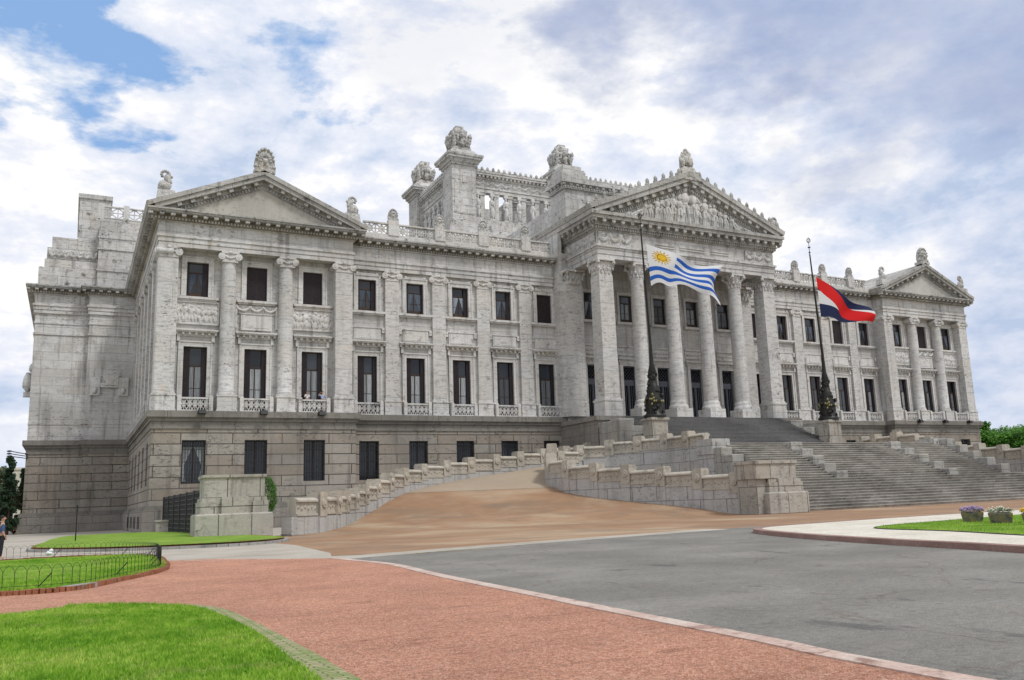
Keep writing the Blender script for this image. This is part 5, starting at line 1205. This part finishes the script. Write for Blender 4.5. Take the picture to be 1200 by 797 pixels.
def blades(name,P_,count,h,zb,bb=None,dens=None,label=None):
    xs=[p[0] for p in P_]; ys=[p[1] for p in P_]; b=bb or (min(xs),max(xs),min(ys),max(ys)); vs=[];fs=[]; rnd=random.Random(9); k=0; t=0
    while k<count and t<count*6:
        t+=1; x=rnd.uniform(b[0],b[1]); y=rnd.uniform(b[2],b[3])
        if not inside(x,y,P_): continue
        a=rnd.uniform(0,6.28); w_=rnd.uniform(.006,.012)*(h/.045); hh=h*rnd.uniform(.5,1.3)*(1+.5*noise.noise(Vector((x*1.5,y*1.5,0)))); dx=rnd.uniform(-.5,.5)*hh; dy=rnd.uniform(-.5,.5)*hh
        n=len(vs); vs+= [(x-w_*math.cos(a),y-w_*math.sin(a),zb),(x+w_*math.cos(a),y+w_*math.sin(a),zb),(x+dx,y+dy,zb+hh)]; fs.append((n,n+1,n+2)); k+=1
    me=bpy.data.meshes.new(name); me.from_pydata(vs,[],fs); me.materials.append(MT['blade']); me.update(); o=bpy.data.objects.new(name,me); COL.objects.link(o); tag(o,label,'grass',kind='stuff'); return o
blades('grass',fgp+[(-75,-90)],150000,.045,.03,(-72,-62.9,-82.5,-70.2),label='short bright green grass of the foreground lawn')
# fenced lawn (left)
l1=sm2([(-74,-62),(-70,-64.5),(-66.4,-66.35),(-65.0,-66.3),(-64.0,-64.3),(-63.05,-62.1),(-62.6,-60),(-62.4,-57.0),(-62.3,-53.5),(-62.9,-50.5),(-64.5,-48.6),(-67,-48.0),(-72,-50)],5)
l1m=MB(); 
def mound(name,P_,zedge,zmid,mat):
    cx=sum(p[0] for p in P_)/len(P_); cy=sum(p[1] for p in P_)/len(P_); n=len(P_); vs=[];rings=8
    for r_ in range(rings):
        t=r_/rings
        for (x,y) in P_: vs.append((x+(cx-x)*t,y+(cy-y)*t,zedge+(zmid-zedge)*math.sin(t*PI/2)))
    vs.append((cx,cy,zmid)); m=MB(); m.smooth=True
    m.add(vs,[(r_*n+i,r_*n+(i+1)%n,(r_+1)*n+(i+1)%n,(r_+1)*n+i) for r_ in range(rings-1) for i in range(n)]+[((rings-1)*n+i,(rings-1)*n+(i+1)%n,rings*n) for i in range(n)])
    o=m.build(name,mat); tag(o,kind='structure'); return o
mound('lawn',l1,.06,.12,MT['grass'])
def brickrow(name,line,label,white=None):
    P_=resample([Vector((x,y,0)) for x,y in line],.115); m=MB(); rnd=random.Random(2)
    for i in range(len(P_)-1):
        p,q=P_[i],P_[i+1]; d=(q-p).normalized(); h=.10+rnd.uniform(-.012,.012); segbox(m,p+d*.008,q-d*.008,.2+rnd.uniform(-.015,.015),-.02,-.02,h,h)
    o=m.build(name,MT['brick']); tag(o,label,'edging'); return o
brickrow('brick_edging',l1[8:58],'brick edging around the small fenced lawn on the left')
strip('edging_patch',[(-65.2,-66.42),(-64.62,-65.75)],.23,-.02,.112,MT['kerbgrey'],None); tag(bpy.data.objects['edging_patch'],'grey cement patch in the brick edging by the hoop fence','edging')
def hoopfence(name,line,label,h=.58,sp=.235):
    root=empty(name,label,'fence',None,(line[0][0],line[0][1],0)); inv=Matrix.Translation((-line[0][0],-line[0][1],0))
    P_=resample([Vector((x,y,0)) for x,y in line],sp); m=MB()
    for i,p in enumerate(P_): m.tube((p.x,p.y,.02),(p.x,p.y,h*.72),.0075,n=4)
    for p,q in zip(P_,P_[1:]):
        c=(p+q)/2; d=(q-p)/2; k=6
        for j in range(k):
            A=PI*j/k;B=PI*(j+1)/k; a=c-d*math.cos(A);b=c-d*math.cos(B); m.tube((a.x,a.y,h*.72+h*.28*math.sin(A)),(b.x,b.y,h*.72+h*.28*math.sin(B)),.0055,n=4)
    o=m.build('hoops',MT['iron'],root); o.matrix_parent_inverse=inv
    r_=MB()
    for p,q in zip(P_,P_[1:]): r_.tube((p.x,p.y,.16),(q.x,q.y,.16),.006,n=4)
    o=r_.build('rail',MT['iron'],root); o.matrix_parent_inverse=inv
    for k in range(10,len(P_)-3,14):
        p=P_[k]; q=MB(); q.tube((p.x,p.y,h*.7),(p.x-.3,p.y+.12,.05),.012,n=5); o=q.build('stay',MT['iron'],root); o.matrix_parent_inverse=inv
    return root
inner=[(x+( -66.5-x)*.035,y+(-57-y)*.03) for x,y in l1]
hoopfence('hoop_fence',inner[8:-3],'low black hoop fence curving round the small lawn on the left')
blades('grass',l1,70000,.06,.075,(-68.5,-62.3,-66.5,-50),label='grass of the small fenced lawn on the left')
# lawn by the pedestal
l2=sm2([(-66.8,-33.5),(-66.6,-37.5),(-64.9,-41.0),(-63.0,-43.2),(-60.6,-44.6),(-58.2,-45.0),(-56.3,-43.8),(-55.3,-41.5),(-55.2,-38.5),(-56,-30),(-58.5,-8),(-64.5,-6),(-66.0,-15),(-66.4,-26)],5)
mound('lawn',l2,.20,.26,MT['grass'])
strip('kerb',l2[:46],.42,-.02,.12,MT['kerbgrey'])
brickrow('brick_edging',[(x+(-60-x)*.02,y+(-30-y)*.02) for x,y in l2[:46]],'brick edging of the lawn in front of the left pedestal').location.z=.1
# island on the right
il=sm2([(-50.5,-92),(-49.2,-86),(-47.6,-79),(-46.3,-74.6),(-45.6,-71.6),(-44.6,-68.2),(-43.4,-65.0),(-42.3,-62.7),(-41.2,-61.4),(-39.6,-60.7),(-36,-60.2),(-30.04,-59.8),(-22.35,-60.0),(0,-61)],5)
poly('island_paving',il+[(0,-92)],.14,MT['cream']); strip('kerb',il,.34,-.02,.15,MT['kerbred'])
ig=sm2([(-45.8,-82),(-44.6,-77.5),(-43.06,-73.57),(-41.61,-70.19),(-40.75,-66.8),(-38.6,-65.5),(-35.54,-65.1),(-29.12,-64.45),(-20,-64)],5)+[(0,-64),(0,-88),(-45.8,-88)]
poly('lawn',ig,.155,MT['grass']); strip('kerb',ig[:38],.07,.1,.165,MT['black'])
blades('grass',ig,30000,.05,.155,(-43.5,-27,-77,-64.2),label='grass of the island lawn around the stone planters')
# planters
def planter(cx,cy,ang,cols,label,seed):
    root=empty('planter',label,'planter','stone planters on the island lawn',(cx,cy,.155)); root.rotation_euler=(0,0,ang); root.scale=(.76,.76,.76)
    m=MB(); m.frus(-.40,.40,-.3,.3,0,-.47,.47,-.37,.37,.42); m.frus(-.47,.47,-.37,.37,.42,-.45,.45,-.35,.35,.47); m.build('tub',MT['tub'],root)
    s=MB(); s.slab(-.4,.4,-.33,.33,.44,.485); s.build('soil',MT['soil'],root)
    rnd=random.Random(seed); L_=MB(); f=MB()
    for i in range(420):
        x=rnd.uniform(-.5,.5);y=rnd.uniform(-.42,.42); z=.48+rnd.uniform(0,.17)*(1-abs(x)); a=rnd.uniform(0,6.28); s_=.045; L_.add([(x,y,z),(x+s_*math.cos(a),y+s_*math.sin(a),z+.03),(x+s_*math.cos(a+1),y+s_*math.sin(a+1),z+.06)],[(0,1,2)])
    L_.build('leaves',MT[cols[1]],root)
    for i in range(cols[2]):
        x=rnd.uniform(-.5,.5);y=rnd.uniform(-.42,.42); z=.53+rnd.uniform(0,.26)*(1-.9*abs(x)); f.ell((x,y,z),(.032,.032,.026),None,1)
    f.build('flowers',MT[cols[0]],root); return root
def tubm():
    q=NM('mossy_concrete_tub'); p=q.pos(); f=q.noise(p,4,6,.7); c=q.ramp(f,[(.35,(.07,.065,.055)),(.5,(.16,.15,.12)),(.62,(.28,.20,.05))]); q.color(c); q.bump(f,.6,.02); return q.m
MT['tub']=tubm(); MT['soil']=simple('dark_soil',(.03,.022,.015),.9)
MT['flv']=simple('purple_flower',(.42,.30,.52),.7,.2,0,40,.3); MT['flw']=simple('white_flower',(.7,.72,.62),.7); MT['fly']=simple('yellow_flower',(.75,.48,.03),.7)
planter(-35.9,-66.95,R(-48),('flv','leafg',330),'mossy stone tub overflowing with purple flowers on the island lawn',1)
planter(-36.75,-68.65,R(-48),('flw','leafg',60),'middle stone tub with green and white plants on the island lawn',2)
planter(-37.45,-70.35,R(-48),('fly','leafg',380),'stone tub with yellow flowers at the right edge',3)
# yellow road mark
m=MB(); rnd=random.Random(1)
for i in range(46):
    t=i/45; x=-55.4+3.2*t; y=-60.9+.9*math.sin(t*5)*.25+ -.2*t
    if rnd.random()<.75: a=rnd.uniform(0,3); m.add([(x,y,.0065),(x+.16,y+.03,.0065),(x+.14,y+.12,.0065),(x-.02,y+.1,.0065)],[(0,1,2,3)])
tag(m.build('faded_road_mark',simple('yellow_road_paint',(.5,.36,.06),.8,.2,0,20,.5)),kind='structure')

# ================================================================= SMALL THINGS
def railing(p0,p1,h,label):
    root=empty('iron_railing',label,'fence',None,(p0[0],p0[1],0)); inv=Matrix.Translation((-p0[0],-p0[1],0)); a=Vector((*p0,0)); b=Vector((*p1,0)); L_=(b-a).length; n=int(L_/.16); m=MB()
    for i in range(n+1): p=a.lerp(b,i/n); m.tube((p.x,p.y,.1),(p.x,p.y,h),.02,n=4); m.tube((p.x,p.y,h),(p.x,p.y,h+.12),.025,.004,n=4)
    o=m.build('bars',MT['grille'],root); o.matrix_parent_inverse=inv
    m=MB()
    for z in (.15,.5,.85,1.2,1.55,1.9,2.25,2.6,h-.05): segbox(m,a,b,.05,z-.03,z-.03,z+.03,z+.03)
    o=m.build('rails',MT['grille'],root); o.matrix_parent_inverse=inv
    for i in range(int(L_/4)+1):
        p=a.lerp(b,i*4/L_); m=MB(); m.slab(p.x-.09,p.x+.09,p.y-.09,p.y+.09,0,h+.15); o=m.build('post',MT['grille'],root); o.matrix_parent_inverse=inv
    m=MB(); segbox(m,a,b,.5,-.1,-.1,.12,.12); o=m.build('kerb_base',MT['ped'],root); o.matrix_parent_inverse=inv
railing((-57.7,-2.2),(-57.4,-29.5),3.0,'tall dark iron railing between the left pavilion corner and the pedestal')
m=MB(); m.slab(-58.6,-57.3,-6.5,-5.6,0,1.0); m.slab(-58.7,-57.2,-6.6,-5.5,1.0,1.15); tag(m.build('stone_block',MT['ped']),'small weathered stone block at the foot of the iron railing','stone block')
for sx in (-1,1):
    for i,c in enumerate(Px):
        m=MB(); m.slab(-.34,.34,-.3,.2,0,.38); m.frus(-.34,.34,-.45,-.3,.02,-.3,.3,-.34,-.3,.36); o=m.build('floodlight',MT['black']); g=MB(); g.slab(-.06,.06,-.05,.05,.38,.55); g.build('bracket',MT['black'],o)
        o.location=(side(c,sx)+.55,YP-.75,11.06-.35+.02); 
        pl_=(['under the left balcony','under the middle balcony','under the balcony with two people'] if sx<0 else ['under the outermost balcony','under the middle balcony','under the innermost balcony'])[i]
        tag(o,'black floodlight on the ledge %s of the %s pavilion'%(pl_,'left' if sx<0 else 'right'),'floodlight','black floodlights on the ledges')
# lamps on the west edge
lm=MB()
for k in range(3): lm.tube((-69.9,34.0,8.9+.25*k),(-71.7,33.4,9.15+.3*k),.05); lm.ell((-71.8,33.35,9.15+.3*k),(.3,.22,.12))
o=lm.build('wall_lamp',MT['black']); tag(o,'cluster of dark lamps bracketed to the far left corner of the building','lamp')
# people
def person(loc,rz,shirt,trouser,label,arms,h=1.8):
    root=empty('person',label,'person',None,loc); root.rotation_euler=(0,0,rz)
    k=h/1.8
    def skin(name,joints,edges,mat,rootv=0,sub=1):
        me=bpy.data.meshes.new(name); me.from_pydata([Vector(j[0])*k for j in joints],edges,[]); o=bpy.data.objects.new(name,me); COL.objects.link(o); o.parent=root; me.materials.append(mat)
        md=o.modifiers.new('skin','SKIN'); 
        for i,j in enumerate(joints): me.skin_vertices[0].data[i].radius=(j[1]*k,(j[2] if len(j)>2 else j[1])*k); 
        me.skin_vertices[0].data[rootv].use_root=True
        s_=o.modifiers.new('sub','SUBSURF'); s_.levels=2; s_.render_levels=2
        for p in me.polygons: p.use_smooth=True
        md.use_smooth_shade=True; return o
    def mk(o):
        if not o.data.skin_vertices: pass
    import itertools
    (lh,le_),(rh,re_)=arms  # hand and elbow offsets left/right
    J=[((0,0,.95),.12,.10),((0,0,1.15),.12,.09),((0,0,1.38),.14,.09),((0,0,1.50),.05),((0,-.01,1.58),.055),((0,-.015,1.68),.085,.10),((0,-.01,1.755),.07,.08),
       ((-.17,0,1.40),.055),((-.17+le_[0],le_[1],1.40+le_[2]),.042),((-.17+lh[0],lh[1],1.40+lh[2]),.03),((.17,0,1.40),.055),((.17+re_[0],re_[1],1.40+re_[2]),.042),((.17+rh[0],rh[1],1.40+rh[2]),.03),
       ((-.09,0,.88),.085),((-.10,.01,.48),.06),((-.10,.03,.09),.04),((-.11,-.12,.04),.04,.03),((.09,0,.88),.085),((.10,-.02,.48),.06),((.11,.0,.09),.04),((.12,-.15,.04),.04,.03)]
    Ed=[(0,1),(1,2),(2,3),(3,4),(4,5),(5,6),(2,7),(7,8),(8,9),(2,10),(10,11),(11,12),(0,13),(13,14),(14,15),(15,16),(0,17),(17,18),(18,19),(19,20)]
    def make(name,idx,edges,mat,extra=0):
        joints=[J[i] for i in idx]; mp_={a:b for b,a in enumerate(idx)}; ed=[(mp_[a],mp_[b]) for a,b in edges]
        me=bpy.data.meshes.new(name); me.from_pydata([tuple(Vector(j[0])*k) for j in joints],ed,[]); me.materials.append(mat)
        o=bpy.data.objects.new(name,me); COL.objects.link(o); o.parent=root
        md=o.modifiers.new('skin','SKIN'); 
        ly=me.skin_vertices[0] if me.skin_vertices else None
        if ly is None:
            bm=bmesh.new(); bm.from_mesh(me); bm.verts.layers.skin.verify(); bm.to_mesh(me); bm.free(); ly=me.skin_vertices[0]
        for i,j in enumerate(joints):
            ly.data[i].radius=((j[1]+extra)*k,((j[2] if len(j)>2 else j[1])+extra)*k); ly.data[i].use_root=(i==0)
        md.use_smooth_shade=True; s_=o.modifiers.new('sub','SUBSURF'); s_.levels=2; s_.render_levels=2
        return o
    make('body',list(range(21)),Ed,MT['skin'])
    make('shirt',[0,1,2,7,8,10,11],[(0,1),(1,2),(2,7),(7,8),(2,10),(10,11)],MT[shirt],.018)
    make('trousers',[0,13,14,15,17,18,19],[(0,13),(13,14),(14,15),(0,17),(17,18),(18,19)],MT[trouser],.02)
    hm=MB(); hm.ell((0,.02*k,1.735*k),(.085*k,.10*k,.085*k),None,2,.15,1); hm.build('hair',MT['hair'],root)
    fm=MB(); fm.ell((0,-.115*k,1.665*k),(.014*k,.02*k,.022*k)); 
    for sg in (-1,1): fm.ell((sg*.09*k,0,1.67*k),(.014*k,.022*k,.03*k))
    fm.build('nose_and_ears',MT['skin'],root)
    for sg,hd,el in ((-1,lh,le_),(1,rh,re_)):
        b=Vector((sg*.17+hd[0],hd[1],1.40+hd[2])); e=Vector((sg*.17+el[0],el[1],1.40+el[2])); d=(b-e).normalized(); s_=d.cross(Vector((1,0,0.01))).normalized(); m=MB()
        m.ell((b+d*.04)*k,(.028*k,.028*k,.04*k)); 
        for f in range(4): o0=b+d*.07+s_*(f-1.5)*.016; m.tube(o0*k,(o0+d*(.065-.006*abs(f-1.5)))*k,.008*k,.006*k,n=6)
        m.tube((b+d*.03+s_*.03)*k,(b+d*.07+s_*.055)*k,.009*k,.007*k,n=6); m.build('hand',MT['skin'],root)
    return root
person((-44.65,-.42,11.47),R(15),'whitecloth','darkcloth','person in a white shirt leaning on the balcony rail, the left one of two',(((-.05,-.36,-.12),(-.1,-.08,-.26)),((.02,-.36,-.12),(.08,-.08,-.26))),1.86)
person((-43.1,-.42,11.47),R(-10),'bluecloth','darkcloth','person in a light blue shirt with one arm raised on the balcony, the right one',(((-.02,-.22,.22),(-.24,-.12,-.02)),((.02,-.36,-.12),(.1,-.08,-.26))),1.86)
person((-67.58,-45.0,0),R(100),'denim','darkcloth','person in a blue shirt and black trousers at the far left edge, behind the lawn',(((-.03,-.1,-.5),(-.04,0,-.27)),((.03,-.12,-.5),(.04,0,-.27))),1.78)
# small things by the left lawn
m=MB(); m.ell((0,0,.12),(.17,.12,.13),None,2,.5,1); m.ell((.1,0,.27),(.12,.09,.1),None,2,.4,3); o=m.build('white_bundle',simple('white_plastic',(.75,.76,.78),.5)); o.location=(-65.75,-50.2,.22); o.scale=(.65,.65,.65); tag(o,'small white bundle lying on the far side of the fenced lawn','bundle')
m=MB(); m.tube((0,0,0),(0,0,2.3),.035,n=6); m.ell((0,0,2.3),(.06,.06,.05)); o=m.build('thin_post',MT['iron']); o.location=(-64.75,-28,.0); tag(o,'thin dark metal post standing in front of the left end of the building','post')
m=MB(); m.lathe((0,0),[(0,.3),(.05,.34),(.85,.4),(.9,.44),(1.0,.42)],14); o=m.build('litter_bin',MT['kerbgrey']); o.location=(-68.9,-30,0); tag(o,'grey concrete litter bin by the plaza at the left edge','litter bin')
# bush
def bush(name,c,r_,n,mat,label,seed=1,stem=True):
    big=mat=='leafbig'; mat='leaf' if big else mat
    root=empty(name,label,'bush',None,c); rnd=random.Random(seed); L_=MB()
    for i in range(n):
        a=rnd.uniform(0,6.28); u=rnd.uniform(-1,1); q=math.sqrt(1-u*u); k=rnd.uniform(.55,1)**.5*(1+.25*noise.noise(Vector((q*math.cos(a)*2,q*math.sin(a)*2,u*2+seed))))
        p=Vector((q*math.cos(a)*r_[0]*k,q*math.sin(a)*r_[1]*k,r_[2]*(1+u*k))); s_=.5 if big else .11; d=Vector((rnd.uniform(-1,1),rnd.uniform(-1,1),rnd.uniform(-.2,1))).normalized(); e=d.orthogonal().normalized()*.35
        L_.add([p,p+(d*.5+e)*s_,p+d*s_,p+(d*.5-e)*s_],[(0,1,2,3)])
    L_.build('foliage',MT[mat],root); t=MB()
    for i in range(5): a=i*1.26; t.tube((0,0,0),(r_[0]*.5*math.cos(a),r_[1]*.5*math.sin(a),r_[2]),.05,.015,n=5)
    t.build('stems',MT['bark'],root); return root
bush('bush',(-52.0,-19,1.1),(.85,.8,1.5),4200,'bushl','bright green bush showing over the start of the ramp wall')
# trees
def tree(name,loc,h,cr,mat,label,seed,n=9000,leaf=.5,conic=False,trunk=.35,group=None):
    root=empty(name,label,'tree',group,loc); rnd=random.Random(seed); t=MB()
    t.tube((0,0,-.2),(.2,.1,h*.45),trunk,trunk*.6,n=10); cl=[]
    if conic:
        t.tube((.2,.1,h*.45),(0,0,h*.97),trunk*.6,.04,n=8)
        for i in range(70):
            z=h*(.08+.9*(i/70)); r_=cr*(1-(z/h))**.75*rnd.uniform(.6,1.1)+.15; a=rnd.uniform(0,6.28); p=Vector((r_*math.cos(a),r_*math.sin(a),z-.1*r_)); t.tube((0,0,z),p,.07,.02,n=4)
            for q in (.4,.75,1.0): cl.append((p*q+Vector((0,0,z))*(1-q),Vector((.45,.45,.35))*max(.45,r_*.45)))
    else:
        for i in range(16):
            a=i*2.4; e=rnd.uniform(.15,.95); r_=cr*rnd.uniform(.5,.95)*math.cos(e*.9); p=Vector((r_*math.cos(a),r_*math.sin(a),h*.52+h*.42*math.sin(e*1.4))); m_=Vector((.2,.1,h*.42)).lerp(p,.5)+Vector((0,0,.3))
            t.tube((.2,.1,h*rnd.uniform(.3,.45)),m_,trunk*.4,trunk*.22,n=6); t.tube(m_,p,trunk*.22,.05,n=6)
            for k in range(4): q=p+Vector((rnd.uniform(-1,1),rnd.uniform(-1,1),rnd.uniform(-.5,.5)))*cr*.25; cl.append((q,Vector((1,1,.62))*cr*rnd.uniform(.16,.27)))
        for k in range(10): a=rnd.uniform(0,6.28); q=Vector((cr*.4*math.cos(a),cr*.4*math.sin(a),h*rnd.uniform(.75,.9))); cl.append((q,Vector((1,1,.6))*cr*.25))
    L_=MB(); 
    for i in range(n):
        c,r_=cl[i%len(cl)]; d=Vector((rnd.gauss(0,1),rnd.gauss(0,1),rnd.gauss(0,1))).normalized()*rnd.uniform(.5,1.05); p=c+Vector((d.x*r_.x,d.y*r_.y,d.z*r_.z)); e=Vector((rnd.uniform(-1,1),rnd.uniform(-1,1),rnd.uniform(-1,1))).normalized(); f=e.orthogonal().normalized()*.4; s_=leaf*rnd.uniform(.6,1.2)
        L_.add([p,p+(e*.5+f)*s_,p+e*s_,p+(e*.5-f)*s_],[(0,1,2,3)])
    t.build('trunk',MT['bark'],root); L_.build('crown',MT[mat],root); return root
tree('broadleaf_tree',(127.5,40,-4.5),18.5,8.8,'leaf','broad bright green tree beyond the right end of the palace',3,30000,.5)
tree('broadleaf_tree',(121,46,-2),18.6,5,'leaf','taller green tree partly hidden behind the right corner of the palace',8,16000,.5)
tree('broadleaf_tree',(140,40,-2),11.5,7,'leafd','dark low tree at the right edge beyond the terrace wall',9,12000,.45)
tree('conifer_tree',(-71.5,33,0),9.3,1.0,'leafd','slender dark conifer at the far left, taller than its neighbours',1,7000,.26,True,.2)
tree('conifer_tree',(-71.0,56,0),9.0,.9,'leafd','dark conifer almost touching the left corner of the palace',2,9000,.3,True,.2)
tree('broadleaf_tree',(-74.8,36,0),8.2,3.4,'leafg','loose silvery tree at the left edge behind the conifers',4,11000,.3)
tree('broadleaf_tree',(-72.2,38,0),5.6,1.8,'leafg','small silvery tree between the two dark conifers',5,9000,.28)
bush('bush',(-70.9,36.2,0),(.5,.7,.8),1500,'leafr','low reddish bush at the left corner of the palace',3)
bush('bush',(128,38,0),(12,5,3.2),9000,'leafbig','dark green hedge mass below the trees beyond the right end of the palace',5)
# far building
root=empty('distant_building','pale low building far behind the trees at the left','building',None,(-79,190,0)); m=MB(); m.slab(-9,9,-6,6,0,15); m.slab(-9.3,9.3,-6.3,6.3,15,15.6); m.build('wall',MT['cream'],root)
for i in range(5):
    for j in range(4): m=MB(); m.slab(-7.5+i*3.4,-6+i*3.4,-6.06,-6.02,2+j*3.4,3.9+j*3.4); m.build('window',MT['glass'],root)
